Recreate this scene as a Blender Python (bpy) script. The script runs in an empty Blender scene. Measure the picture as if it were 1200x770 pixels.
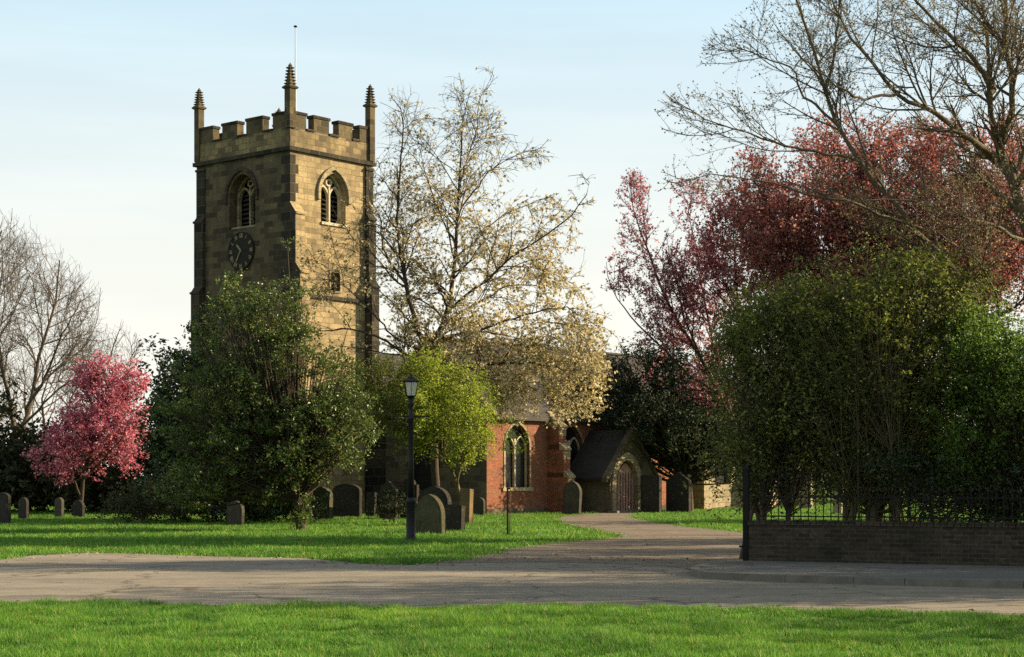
import bpy, math, random
import numpy as np
from mathutils import Vector
from mathutils.geometry import tessellate_polygon

C = bpy.context.scene.collection
SC = bpy.context.scene
R = math.radians

# ------------------------------------------------------------------ camera
CAM_H = 1.6
FPX, CX, HY = 2000.0, 600.0, 558.0
cam = bpy.data.objects.new('camera', bpy.data.cameras.new('camera'))
C.objects.link(cam)
cam.data.sensor_width = 36.0
cam.data.lens = 60.0
cam.data.shift_y = (HY - 385.0) / 1200.0
cam.data.clip_end = 6000
cam.data.clip_start = 0.1
cam.location = (0, 0, CAM_H)
cam.rotation_euler = (R(90), 0, 0)
SC.camera = cam

# ------------------------------------------------------------------ light
SUN_EL, SUN_AZ = 23.0, 79.0          # azimuth clockwise from +Y (view direction)
world = bpy.data.worlds.new('World')
SC.world = world
world.use_nodes = True
wn = world.node_tree
for n in list(wn.nodes):
    wn.nodes.remove(n)
def WN(t, **k):
    n = wn.nodes.new(t)
    for a, b in k.items():
        setattr(n, a, b)
    return n
sky = WN('ShaderNodeTexSky', sky_type='NISHITA', sun_disc=False)
sky.sun_elevation = R(SUN_EL)
sky.sun_rotation = R(SUN_AZ)
sky.air_density = 1.0
sky.dust_density = 2.2
sky.ozone_density = 1.2
# thin high cloud veil: faint horizontal streaks, thicker towards the horizon
tc = WN('ShaderNodeTexCoord')
mp = WN('ShaderNodeMapping'); mp.inputs['Scale'].default_value = (1.5, 1.5, 16)
nz = WN('ShaderNodeTexNoise'); nz.inputs['Scale'].default_value = 2.2; nz.inputs['Detail'].default_value = 5
rmp = WN('ShaderNodeMapRange'); rmp.inputs[1].default_value = .45; rmp.inputs[2].default_value = .75
rmp.inputs[3].default_value = 0.0; rmp.inputs[4].default_value = .13
sep = WN('ShaderNodeSeparateXYZ')
vr = WN('ShaderNodeMapRange'); vr.inputs[1].default_value = 0.0; vr.inputs[2].default_value = .34
vr.inputs[3].default_value = .92; vr.inputs[4].default_value = .80
ad = WN('ShaderNodeMath', operation='ADD')
mx = WN('ShaderNodeMix', data_type='RGBA')
vc = WN('ShaderNodeValToRGB')
vc.color_ramp.elements[0].position = 0.02; vc.color_ramp.elements[0].color = (1.0, .965, .86, 1)
vc.color_ramp.elements[1].position = .30; vc.color_ramp.elements[1].color = (.58, .82, .95, 1)
e_ = vc.color_ramp.elements.new(.13); e_.color = (.93, .945, .875, 1)
e_ = vc.color_ramp.elements.new(.55); e_.color = (.44, .48, .49, 1)
vs = WN('ShaderNodeMix', data_type='RGBA', blend_type='MULTIPLY'); vs.inputs[0].default_value = 1
vs.inputs[7].default_value = (6.4, 6.4, 6.4, 1)
bg = WN('ShaderNodeBackground'); bg.inputs['Strength'].default_value = .070
wo = WN('ShaderNodeOutputWorld')
L = wn.links.new
L(tc.outputs['Generated'], mp.inputs['Vector']); L(mp.outputs[0], nz.inputs['Vector'])
L(nz.outputs['Fac'], rmp.inputs[0]); L(tc.outputs['Generated'], sep.inputs[0])
L(sep.outputs['Z'], vr.inputs[0]); L(vr.outputs[0], ad.inputs[0]); L(rmp.outputs[0], ad.inputs[1])
L(sep.outputs['Z'], vc.inputs[0]); L(vc.outputs[0], vs.inputs[6]); L(vs.outputs[2], mx.inputs[7])
L(ad.outputs[0], mx.inputs[0]); L(sky.outputs[0], mx.inputs[6]); L(mx.outputs[2], bg.inputs['Color'])
L(bg.outputs[0], wo.inputs[0])

sun = bpy.data.objects.new('sun', bpy.data.lights.new('sun', 'SUN'))
C.objects.link(sun)
sun.data.energy = 5.0
sun.data.angle = R(.55)
sun.data.color = (1.0, .80, .52)
sd = Vector((math.sin(R(SUN_AZ)) * math.cos(R(SUN_EL)), math.cos(R(SUN_AZ)) * math.cos(R(SUN_EL)), math.sin(R(SUN_EL))))
sun.rotation_euler = sd.to_track_quat('Z', 'Y').to_euler()

SC.view_settings.view_transform = 'Standard'
SC.view_settings.look = 'None'
SC.view_settings.exposure = 1.27
SC.view_settings.gamma = 1.0
SC.render.engine = 'CYCLES'
SC.cycles.max_bounces = 5
SC.cycles.diffuse_bounces = 2
SC.cycles.glossy_bounces = 2
SC.cycles.transmission_bounces = 3
SC.cycles.transparent_max_bounces = 4
SC.cycles.use_denoising = False
SC.cycles.sample_clamp_indirect = 4

# ------------------------------------------------------------------ helpers
def at(px, py, Y):
    return np.array([(px - CX) / FPX * Y, Y, CAM_H - (py - HY) / FPX * Y])
def gnd(px, py):
    Y = FPX * CAM_H / (py - HY)
    return ((px - CX) / FPX * Y, Y)
def gx(px, Y):
    return (px - CX) / FPX * Y

def tag(o, label=None, cat=None, group=None, kind=None):
    for k, v in (('label', label), ('category', cat), ('group', group), ('kind', kind)):
        if v:
            o[k] = v
    return o
def empty(name, loc, label, cat, group=None, rz=0):
    o = bpy.data.objects.new(name, None)
    C.objects.link(o)
    o.location = loc
    o.rotation_euler = (0, 0, rz)
    return tag(o, label, cat, group)

def new_obj(name, me, mat, parent=None):
    o = bpy.data.objects.new(name, me)
    C.objects.link(o)
    if mat:
        me.materials.append(mat)
    if parent:
        o.parent = parent
    return o

def np_mesh(name, V, F, k, mat, parent=None, smooth=False, loc=None):
    """V (n,3), F (m,k) index array -> one mesh object"""
    V = np.asarray(V, np.float32)
    if loc is not None:
        V = V - np.asarray(loc, np.float32)
    F = np.asarray(F, np.int32)
    me = bpy.data.meshes.new(name)
    me.vertices.add(len(V)); me.vertices.foreach_set('co', V.ravel())
    me.loops.add(F.size); me.loops.foreach_set('vertex_index', F.ravel())
    me.polygons.add(len(F))
    me.polygons.foreach_set('loop_start', np.arange(0, F.size, k, dtype=np.int32))
    me.polygons.foreach_set('use_smooth', np.full(len(F), smooth))
    me.update(calc_edges=True)
    return new_obj(name, me, mat, parent)

class MB:
    def __init__(s):
        s.v = []; s.f = []
    def add(s, vs, fs):
        b = len(s.v)
        s.v += [tuple(map(float, v)) for v in vs]
        s.f += [tuple(b + i for i in f) for f in fs]
        return s
    def box(s, x0, x1, y0, y1, z0, z1):
        v = [(x0,y0,z0),(x1,y0,z0),(x1,y1,z0),(x0,y1,z0),(x0,y0,z1),(x1,y0,z1),(x1,y1,z1),(x0,y1,z1)]
        return s.add(v, [(0,3,2,1),(4,5,6,7),(0,1,5,4),(1,2,6,5),(2,3,7,6),(3,0,4,7)])
    def frustum(s, cx, cy, z0, z1, a0, a1, b0=None, b1=None):
        b0 = a0 if b0 is None else b0; b1 = a1 if b1 is None else b1
        v = [(cx-a0,cy-b0,z0),(cx+a0,cy-b0,z0),(cx+a0,cy+b0,z0),(cx-a0,cy+b0,z0),
             (cx-a1,cy-b1,z1),(cx+a1,cy-b1,z1),(cx+a1,cy+b1,z1),(cx-a1,cy+b1,z1)]
        return s.add(v, [(0,3,2,1),(4,5,6,7),(0,1,5,4),(1,2,6,5),(2,3,7,6),(3,0,4,7)])
    def lathe(s, cx, cy, prof, n=12):
        vs, fs = [], []
        for r, z in prof:
            for k in range(n):
                a = 2*math.pi*k/n
                vs.append((cx+r*math.cos(a), cy+r*math.sin(a), z))
        for i in range(len(prof)-1):
            for k in range(n):
                fs.append((i*n+k, i*n+(k+1)%n, (i+1)*n+(k+1)%n, (i+1)*n+k))
        fs.append(tuple(range(n-1,-1,-1))); fs.append(tuple((len(prof)-1)*n+k for k in range(n)))
        return s.add(vs, fs)
    def bar(s, a, b, r, n=6):
        a = Vector(a); b = Vector(b); d = (b-a).normalized()
        u = d.orthogonal().normalized(); w = d.cross(u)
        vs = []
        for p in (a, b):
            for k in range(n):
                t = 2*math.pi*k/n
                vs.append(p + u*r*math.cos(t) + w*r*math.sin(t))
        fs = [(k,(k+1)%n,n+(k+1)%n,n+k) for k in range(n)] + [tuple(range(n-1,-1,-1)), tuple(range(n,2*n))]
        return s.add(vs, fs)
    def prism(s, loop, fn, d0, d1):
        """loop of (u,z); fn(u, d, z) -> xyz; solid between depths d0 and d1"""
        n = len(loop)
        vs = [fn(u, d0, z) for u, z in loop] + [fn(u, d1, z) for u, z in loop]
        tr = tessellate_polygon([[Vector((u, z, 0)) for u, z in loop]])
        fs = [tuple(t) for t in tr] + [tuple(n+i for i in reversed(t)) for t in tr]
        fs += [(i,(i+1)%n,n+(i+1)%n,n+i) for i in range(n)]
        return s.add(vs, fs)
    def wall(s, outer, holes, fn, depth, d0=0.0):
        """flat wall at depth d0 with holes whose reveals run back to `depth`"""
        loops = [outer] + holes
        flat = [p for l in loops for p in l]
        tr = tessellate_polygon([[Vector((u, z, 0)) for u, z in l] for l in loops])
        s.add([fn(u, d0, z) for u, z in flat], [tuple(t) for t in tr])
        for h in holes:
            n = len(h)
            s.add([fn(u, d0, z) for u, z in h] + [fn(u, depth, z) for u, z in h],
                  [(i,(i+1)%n,n+(i+1)%n,n+i) for i in range(n)])
        return s
    def ring(s, outer, inner, fn, d0, d1):
        n = len(outer)
        vs = [fn(u,d0,z) for u,z in outer]+[fn(u,d0,z) for u,z in inner]+[fn(u,d1,z) for u,z in outer]+[fn(u,d1,z) for u,z in inner]
        fs = []
        for i in range(n-1):
            j = i+1
            fs += [(i,j,n+j,n+i),(2*n+i,3*n+i,3*n+j,2*n+j),(i,2*n+i,2*n+j,j),(n+i,n+j,3*n+j,3*n+i)]
        fs += [(0,n,3*n,2*n),(n-1,3*n-1,4*n-1,2*n-1)]
        return s.add(vs, fs)
    def sheet(s, loop, z):
        tr = tessellate_polygon([[Vector((p[0], p[1], 0)) for p in loop]])
        s.add([(p[0], p[1], z) for p in loop], [])
        b = len(s.v) - len(loop)
        for t in tr:
            a, c, d = [Vector(loop[i][:2]) for i in t]
            if (c-a).cross(d-a) < 0:
                t = tuple(reversed(t))
            s.f.append(tuple(b+i for i in t))
        return s
    def build(s, name, mat, parent=None, smooth=False, label=None):
        me = bpy.data.meshes.new(name)
        me.from_pydata(s.v, [], s.f)
        if smooth:
            me.polygons.foreach_set('use_smooth', [True]*len(me.polygons))
        me.update()
        o = new_obj(name, me, mat, parent)
        if label:
            o['label'] = label
        return o

def arch(cx, w, z0, zs, za, n=9):
    """pointed arch loop: half width w, sill z0, spring zs, apex za (open ends bottom left -> bottom right)"""
    h = za - zs
    rad = (h*h + w*w) / (2*w)
    amax = math.atan2(h, rad - w)
    right = [(cx + (w-rad) + rad*math.cos(amax*k/n), zs + rad*math.sin(amax*k/n)) for k in range(n+1)]
    left = [(2*cx - u, z) for u, z in right]
    return [(cx-w, z0)] + left[:-1] + right[::-1] + [(cx+w, z0)]

# ------------------------------------------------------------------ materials
class NT:
    def __init__(s, name):
        s.m = bpy.data.materials.new(name); s.m.use_nodes = True
        s.t = s.m.node_tree
        for n in list(s.t.nodes): s.t.nodes.remove(n)
        s.out = s.n('ShaderNodeOutputMaterial')
    def n(s, t, ins=None, **k):
        n = s.t.nodes.new(t)
        for a, b in k.items(): setattr(n, a, b)
        for a, b in (ins or {}).items(): n.inputs[a].default_value = b
        return n
    def l(s, a, b): s.t.links.new(a, b)
    def ramp(s, src, stops, interp='LINEAR'):
        r = s.n('ShaderNodeValToRGB')
        r.color_ramp.interpolation = interp
        e = r.color_ramp.elements
        while len(e) < len(stops): e.new(.5)
        for i, (p, c) in enumerate(stops):
            e[i].position = p; e[i].color = (*c, 1)
        s.l(src, r.inputs[0])
        return r.outputs[0]
    def mix(s, fac, a, b, mode='MIX'):
        m = s.n('ShaderNodeMix', data_type='RGBA', blend_type=mode)
        for sock, v in ((0, fac), (6, a), (7, b)):
            if isinstance(v, (int, float)): m.inputs[sock].default_value = v
            elif isinstance(v, tuple): m.inputs[sock].default_value = (*v, 1)
            else: s.l(v, m.inputs[sock])
        return m.outputs[2]
    def noise(s, vec, scale, detail=4, rough=.6):
        n = s.n('ShaderNodeTexNoise', {'Scale': scale, 'Detail': detail, 'Roughness': rough})
        s.l(vec, n.inputs['Vector'])
        return n.outputs['Fac']
    def obj(s): return s.n('ShaderNodeTexCoord').outputs['Object']
    def wallco(s):
        o = s.n('ShaderNodeSeparateXYZ'); s.l(s.obj(), o.inputs[0])
        a = s.n('ShaderNodeMath', operation='ADD'); s.l(o.outputs[0], a.inputs[0]); s.l(o.outputs[1], a.inputs[1])
        c = s.n('ShaderNodeCombineXYZ'); s.l(a.outputs[0], c.inputs[0]); s.l(o.outputs[2], c.inputs[1])
        return c.outputs[0]
    def finish(s, col, rough=.85, bump=None, bstr=.4, bdist=.02, spec=.3, transl=0.0, tcol=None, metal=0):
        p = s.n('ShaderNodeBsdfPrincipled', {'Roughness': rough, 'Specular IOR Level': spec, 'Metallic': metal})
        if isinstance(col, tuple): p.inputs['Base Color'].default_value = (*col, 1)
        else: s.l(col, p.inputs['Base Color'])
        if bump is not None:
            b = s.n('ShaderNodeBump', {'Strength': bstr, 'Distance': bdist})
            s.l(bump, b.inputs['Height']); s.l(b.outputs[0], p.inputs['Normal'])
        o = p.outputs[0]
        if transl:
            tr = s.n('ShaderNodeBsdfTranslucent')
            tc_ = tcol if tcol is not None else col
            if isinstance(tc_, tuple): tr.inputs[0].default_value = (*tc_, 1)
            else: s.l(tc_, tr.inputs[0])
            m = s.n('ShaderNodeMixShader', {0: transl}); s.l(o, m.inputs[1]); s.l(tr.outputs[0], m.inputs[2]); o = m.outputs[0]
        s.l(o, s.out.inputs[0])
        return s.m

def leaf_mat(name, stops, rough=.55, transl=.35, spec=.3, var=(.75, 1.2)):
    t = NT(name)
    isl = t.n('ShaderNodeNewGeometry').outputs['Random Per Island']
    col = t.ramp(isl, stops)
    nz_ = t.noise(t.obj(), .9, 3)
    v = t.n('ShaderNodeMapRange', {1: .3, 2: .7, 3: var[0], 4: var[1]}); t.l(nz_, v.inputs[0])
    col = t.mix(1.0, col, t_gray(t, v.outputs[0]), 'MULTIPLY')
    return t.finish(col, rough, spec=spec, transl=transl)
def t_gray(t, sock):
    c = t.n('ShaderNodeCombineColor')
    for i in range(3): t.l(sock, c.inputs[i])
    return c.outputs[0]

def stone_mat(name, c1, c2, stain, stain_lo, stain_hi, bw=.75, rh=.31, mort=(.12,.10,.07), grain=9.0, mortar=.012, blockvar=1.0):
    t = NT(name)
    w = t.wallco()
    # each course gets stones of its own tone
    br = t.n('ShaderNodeTexBrick', {'Scale': 1.0, 'Mortar Size': mortar, 'Mortar Smooth': .3, 'Brick Width': bw, 'Row Height': rh,
             'Color1': (0,0,0,1), 'Color2': (1,1,1,1), 'Mortar': (.5,.5,.5,1), 'Bias': 0.0}, offset=.5)
    # wobble the joints a little
    wob = t.n('ShaderNodeTexNoise', {'Scale': 2.5, 'Detail': 2.0}); t.l(w, wob.inputs['Vector'])
    vm = t.n('ShaderNodeVectorMath', operation='MULTIPLY_ADD'); t.l(wob.outputs['Color'], vm.inputs[0])
    vm.inputs[1].default_value = (.10, .035, 0); t.l(w, vm.inputs[2])
    t.l(vm.outputs[0], br.inputs['Vector'])
    base = t.mix(br.outputs['Color'], c1, c2)
    n1 = t.noise(t.obj(), .55, 6, .7)
    n2 = t.noise(t.obj(), grain, 5, .7)
    col = t.mix(1.0, base, t.ramp(n2, [(.25, (.55,.55,.55)), (.7, (1.2,1.2,1.2))]), 'MULTIPLY')
    # black soot: whole stones and drifting patches
    bl = t.ramp(br.outputs['Color'], [(.55, (0,0,0)), (.95, (blockvar,)*3)])
    sm = t.ramp(n1, [(stain_lo, (0,0,0)), (stain_hi, (1,1,1))])
    f = t.mix(1.0, sm, bl, 'SCREEN')
    ms = t.n('ShaderNodeMapping'); ms.inputs['Scale'].default_value = (2.6, 2.6, .22); t.l(t.obj(), ms.inputs[0])
    n4 = t.noise(ms.outputs[0], 1.0, 5, .7)          # soot runs down the face
    f = t.mix(1.0, f, t.ramp(n4, [(.52,(0,0,0)),(.78,(.75,.75,.75))]), 'SCREEN')
    f = t.mix(1.0, f, t.ramp(n2, [(.2,(.5,.5,.5)), (.6,(1,1,1))]), 'MULTIPLY')
    col = t.mix(f, col, stain)
    col = t.mix(br.outputs['Fac'], col, mort)
    h = t.mix(.55, t.ramp(br.outputs['Fac'], [(0,(1,1,1)),(1,(0,0,0))]), t_gray(t, n2))
    return t.finish(col, .92, h, .7, .035, spec=.15)

M = {}
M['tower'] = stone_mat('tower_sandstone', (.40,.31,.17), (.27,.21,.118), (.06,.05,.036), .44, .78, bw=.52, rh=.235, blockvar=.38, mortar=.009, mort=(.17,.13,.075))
M['tower_west'] = stone_mat('shaded_sooty_sandstone', (.17,.137,.078), (.10,.083,.05), (.028,.025,.02), .40, .72, bw=.56, rh=.25, blockvar=.8, mortar=.009, mort=(.12,.10,.065))  # sootier tower stone, with the west face's shade put into its colour
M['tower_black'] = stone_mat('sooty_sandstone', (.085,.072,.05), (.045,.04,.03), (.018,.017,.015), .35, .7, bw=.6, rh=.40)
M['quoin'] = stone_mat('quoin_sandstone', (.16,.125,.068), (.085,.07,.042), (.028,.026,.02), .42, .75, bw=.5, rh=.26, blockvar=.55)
M['dressed'] = stone_mat('dressed_stone', (.36,.30,.18), (.27,.225,.135), (.07,.06,.045), .5, .85, bw=.5, rh=.3, blockvar=.3)
M['parapet'] = stone_mat('parapet_sandstone', (.33,.25,.13), (.17,.135,.078), (.04,.035,.027), .45, .8, bw=.46, rh=.25, blockvar=.7)
M['pale_stone'] = stone_mat('pale_stone', (.38,.31,.19), (.29,.24,.15), (.10,.085,.06), .5, .85, bw=.6, rh=.3, blockvar=.3)
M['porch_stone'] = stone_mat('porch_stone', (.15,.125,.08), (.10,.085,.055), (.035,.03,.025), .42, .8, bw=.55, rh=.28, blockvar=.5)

def brick_mat(name, c1, c2, dark, mort, lo, hi):
    t = NT(name)
    w = t.wallco()
    br = t.n('ShaderNodeTexBrick', {'Scale': 1.0, 'Mortar Size': .008, 'Mortar Smooth': .2, 'Brick Width': .225, 'Row Height': .076,
             'Color1': (*c1,1), 'Color2': (*c2,1), 'Mortar': (*mort,1)}, offset=.5)
    t.l(w, br.inputs['Vector'])
    n1 = t.noise(t.obj(), 1.1, 6, .7); n2 = t.noise(t.obj(), 14, 4)
    col = t.mix(1.0, br.outputs['Color'], t.ramp(n2, [(.25,(.55,.55,.55)),(.7,(1.25,1.25,1.25))]), 'MULTIPLY')
    col = t.mix(t.ramp(n1, [(lo,(0,0,0)),(hi,(.85,.85,.85))]), col, dark)
    h = t.mix(.4, t.ramp(br.outputs['Fac'], [(0,(1,1,1)),(1,(0,0,0))]), t_gray(t, n2))
    return t.finish(col, .9, h, .6, .02, spec=.15)
M['red_brick'] = brick_mat('red_brick', (.32,.115,.062), (.21,.075,.045), (.09,.042,.03), (.20,.145,.105), .46, .85)
M['old_brick'] = brick_mat('old_wall_brick', (.078,.057,.04), (.036,.029,.021), (.02,.02,.012), (.09,.082,.064), .42, .75)

def flat_mat(name, col, rough=.6, spec=.3, metal=0, var=.25, scale=6):
    t = NT(name)
    n = t.noise(t.obj(), scale, 5)
    c = t.mix(1.0, col, t.ramp(n, [(.25,(1-var,)*3),(.75,(1+var,)*3)]), 'MULTIPLY')
    return t.finish(c, rough, n, .15, .01, spec=spec, metal=metal)
def slate(name, col):
    t = NT(name)
    w = t.wallco()
    br = t.n('ShaderNodeTexBrick', {'Scale': 1.0, 'Mortar Size': .012, 'Brick Width': .3, 'Row Height': .16,
        'Color1': (*[c*1.15 for c in col],1), 'Color2': (*[c*.75 for c in col],1), 'Mortar': (.02,.02,.02,1)}, offset=.5)
    t.l(w, br.inputs['Vector'])
    n = t.noise(t.obj(), 1.5, 6)
    c = t.mix(1.0, br.outputs['Color'], t.ramp(n, [(.3,(.7,.7,.7)),(.75,(1.25,1.2,1.05))]), 'MULTIPLY')
    return t.finish(c, .75, br.outputs['Fac'], -.5, .02)
M['slate'] = slate('roof_slate', (.05,.042,.042))
M['porch_slate'] = slate('porch_roof_slate', (.030,.027,.025))
M['glass'] = flat_mat('leaded_glass', (.012,.013,.015), .25, .5, var=.4, scale=9)
M['dark_void'] = flat_mat('dark_louvre', (.015,.014,.012), .8, var=.3)
M['louvre'] = flat_mat('louvre_slate', (.06,.055,.045), .8)
M['mullion'] = flat_mat('mullion_stone', (.42,.37,.26), .85, scale=4)
M['gold'] = flat_mat('gilt', (.25,.205,.11), .7, .2)
M['clock_face'] = flat_mat('clock_dial', (.022,.021,.018), .8, .15)
M['iron'] = flat_mat('black_iron', (.008,.008,.008), .65, .2)
M['lamp_black'] = flat_mat('lamp_paint', (.010,.010,.012), .5, .3)
M['white_pole'] = flat_mat('white_paint', (.62,.6,.58), .4, var=.08)
M['door'] = flat_mat('weathered_door', (.34,.20,.15), .8, var=.35, scale=5)
def lamp_glass():
    t = NT('lantern_glass')
    return t.finish((.80,.79,.72), .35, spec=.4, transl=.5)
M['lamp_glass'] = lamp_glass()
def headstone_mat(name, c, d):
    t = NT(name)
    n1 = t.noise(t.obj(), 2.2, 6, .7); n2 = t.noise(t.obj(), 18, 4)
    col = t.mix(t.ramp(n1, [(.4,(0,0,0)),(.7,(1,1,1))]), c, d)
    col = t.mix(1.0, col, t.ramp(n2, [(.25,(.6,.6,.6)),(.75,(1.2,1.2,1.2))]), 'MULTIPLY')
    n3 = t.noise(t.obj(), 6.5, 5, .75)
    col = t.mix(t.ramp(n3, [(.56,(0,0,0)),(.70,(.55,.55,.55))]), col, (.17,.165,.11))
    return t.finish(col, .9, n2, .5, .015, spec=.15)
M['grave_grey'] = headstone_mat('headstone_grey', (.075,.066,.05), (.04,.038,.03))
M['grave_black'] = headstone_mat('headstone_sooty', (.042,.037,.03), (.024,.023,.019))
M['grave_green'] = headstone_mat('headstone_mossy', (.085,.078,.045), (.05,.05,.026))
M['grave_buff'] = headstone_mat('headstone_buff', (.22,.15,.07), (.10,.075,.045))
M['grave_pale'] = headstone_mat('headstone_pale', (.36,.31,.21), (.22,.19,.12))
def bark(name, c, d):
    t = NT(name)
    mp_ = t.n('ShaderNodeMapping'); mp_.inputs['Scale'].default_value = (9, 9, 2.2); t.l(t.obj(), mp_.inputs[0])
    n1 = t.noise(mp_.outputs[0], 1.6, 6, .7)
    return t.finish(t.mix(t.ramp(n1, [(.35,(0,0,0)),(.65,(1,1,1))]), c, d), .9, n1, .8, .03, spec=.15)
M['bark_dark'] = bark('dark_bark', (.040,.031,.022), (.075,.058,.042))
M['bark_brown'] = bark('brown_bark', (.055,.042,.028), (.11,.086,.058))
M['bark_green'] = bark('mossy_bark', (.08,.07,.035), (.15,.13,.065))
M['bark_grey'] = bark('grey_bark', (.075,.058,.042), (.13,.104,.078))
M['bark_limb'] = bark('limb_bark', (.085,.068,.045), (.15,.12,.08))
M['bark_plum'] = bark('plum_bark', (.035,.022,.02), (.07,.045,.038))

M['holly'] = leaf_mat('holly_leaf', [(0,(.034,.064,.016)),(.5,(.075,.122,.027)),(.85,(.16,.20,.045)),(1,(.27,.28,.085))], .38, .36, .45)
M['laurel'] = leaf_mat('dark_evergreen_leaf', [(0,(.014,.03,.010)),(.7,(.026,.05,.014)),(1,(.06,.085,.025))], .4, .15, .4)
M['yew'] = leaf_mat('yew_leaf', [(0,(.012,.021,.009)),(.8,(.022,.037,.013)),(1,(.045,.06,.02))], .6, .1, .2)
M['pink'] = leaf_mat('pink_blossom', [(0,(.36,.07,.12)),(.5,(.64,.17,.25)),(.85,(.78,.34,.40)),(1,(.82,.52,.54))], .7, .35, .1, (.6,1.25))
M['cream'] = leaf_mat('cream_blossom', [(0,(.24,.21,.07)),(.35,(.50,.41,.19)),(.75,(.72,.61,.36)),(1,(.83,.75,.54))], .7, .40, .1, (.8,1.15))
M['lime'] = leaf_mat('spring_leaf', [(0,(.16,.23,.02)),(.6,(.30,.39,.035)),(1,(.46,.52,.08))], .55, .55, .2)
M['olive'] = leaf_mat('olive_spring_leaf', [(0,(.075,.10,.018)),(.6,(.13,.16,.03)),(1,(.22,.24,.05))], .55, .45, .2)
M['plum'] = leaf_mat('plum_blossom', [(0,(.24,.07,.085)),(.5,(.46,.145,.175)),(.85,(.60,.28,.30)),(1,(.70,.46,.45))], .7, .5, .1)
M['plum_dark'] = leaf_mat('plum_leaf', [(0,(.22,.07,.058)),(.5,(.42,.145,.125)),(.85,(.55,.25,.215)),(1,(.64,.41,.34))], .7, .5, .1)
M['bud'] = leaf_mat('opening_bud', [(0,(.14,.11,.06)),(.5,(.25,.21,.11)),(1,(.38,.34,.20))], .7, .4, .1)
M['privet'] = leaf_mat('thicket_leaf', [(0,(.055,.068,.024)),(.5,(.115,.138,.038)),(.8,(.19,.22,.05)),(1,(.32,.34,.075))], .5, .45, .3)
M['fresh'] = leaf_mat('fresh_leaf', [(0,(.06,.11,.02)),(.6,(.12,.21,.035)),(1,(.21,.32,.055))], .5, .5, .3)
M['bush'] = leaf_mat('brown_bush_leaf', [(0,(.03,.036,.014)),(.6,(.06,.065,.025)),(1,(.12,.11,.045))], .55, .3, .3)
M['far_leaf'] = leaf_mat('far_hedge_leaf', [(0,(.028,.034,.018)),(.6,(.05,.055,.028)),(1,(.085,.085,.04))], .7, .25, .1)

def grass_mat():
    t = NT('grass_blade')
    isl = t.n('ShaderNodeNewGeometry').outputs['Random Per Island']
    col = t.ramp(isl, [(0,(.060,.165,.022)),(.5,(.112,.275,.034)),(.90,(.18,.37,.05)),(.95,(.34,.37,.11)),(1,(.42,.36,.15))])
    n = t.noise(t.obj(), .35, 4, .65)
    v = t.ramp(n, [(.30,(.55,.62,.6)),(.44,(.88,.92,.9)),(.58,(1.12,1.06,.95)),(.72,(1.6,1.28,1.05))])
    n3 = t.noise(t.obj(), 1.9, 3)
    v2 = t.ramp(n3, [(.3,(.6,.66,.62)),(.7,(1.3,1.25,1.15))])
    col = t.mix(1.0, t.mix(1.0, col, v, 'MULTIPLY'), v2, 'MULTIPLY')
    return t.finish(col, .5, spec=.25, transl=.4)
M['grass'] = grass_mat()
def lawn_mat():
    t = NT('lawn_turf')
    n = t.noise(t.obj(), .35, 5, .65); n2 = t.noise(t.obj(), 9, 5, .7)
    col = t.ramp(n, [(.3,(.045,.085,.012)),(.55,(.085,.155,.018)),(.75,(.13,.19,.03))])
    col = t.mix(1.0, col, t.ramp(n2, [(.25,(.55,.55,.5)),(.75,(1.25,1.25,1.2))]), 'MULTIPLY')
    return t.finish(col, .9, n2, .8, .05, spec=.1)
M['lawn'] = lawn_mat()
def road_mat(name, a, b, c, seed=0.0, gs=30):
    t = NT(name)
    mp_ = t.n('ShaderNodeMapping'); mp_.inputs['Location'].default_value = (seed, seed, 0); t.l(t.obj(), mp_.inputs[0])
    ms = t.n('ShaderNodeMapping'); ms.inputs['Scale'].default_value = (.25, 1.2, 1); t.l(mp_.outputs[0], ms.inputs[0])
    n1 = t.noise(ms.outputs[0], .8, 6, .65)
    n2 = t.noise(mp_.outputs[0], gs, 4, .8)
    n3 = t.noise(mp_.outputs[0], 2.2, 5, .7)
    col = t.ramp(n1, [(.3, a), (.52, b), (.75, c)])
    col = t.mix(1.0, col, t.ramp(n2, [(.25,(.78,.78,.78)),(.5,(1,1,1)),(.8,(1.22,1.2,1.18))]), 'MULTIPLY')
    col = t.mix(1.0, col, t.ramp(n3, [(.3,(.8,.8,.8)),(.7,(1.13,1.12,1.1))]), 'MULTIPLY')
    wv = t.n('ShaderNodeTexNoise', {'Scale': 1.3, 'Detail': 4.0}); t.l(mp_.outputs[0], wv.inputs['Vector'])
    wa = t.n('ShaderNodeVectorMath', operation='MULTIPLY_ADD'); t.l(wv.outputs['Color'], wa.inputs[0]); wa.inputs[1].default_value = (1.6,1.6,0); t.l(mp_.outputs[0], wa.inputs[2])
    vo = t.n('ShaderNodeTexVoronoi', {'Scale': .22}, feature='DISTANCE_TO_EDGE'); t.l(wa.outputs[0], vo.inputs['Vector'])
    cr = t.ramp(vo.outputs['Distance'], [(.0,(.45,.43,.40)),(.006,(.75,.74,.72)),(.012,(1,1,1))])
    col = t.mix(1.0, col, cr, 'MULTIPLY')
    return t.finish(col, .9, n2, .35, .012, spec=.15)
M['road'] = road_mat('worn_road', (.165,.148,.122), (.225,.20,.162), (.30,.264,.208))
M['path'] = road_mat('path_gravel', (.13,.105,.080), (.182,.15,.116), (.255,.21,.16), 7.0, 22)
M['pavement'] = road_mat('pavement_tarmac', (.11,.108,.105), (.145,.14,.135), (.18,.172,.16), 3.0)
M['kerb'] = flat_mat('kerb_stone', (.15,.138,.115), .9, var=.3, scale=4)

# ------------------------------------------------------------------ ground, road, paths
tag(MB().sheet([(-2500,-300),(2500,-300),(2500,4000),(-2500,4000)], 0.0).build('ground', M['lawn']), kind='structure')

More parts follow.
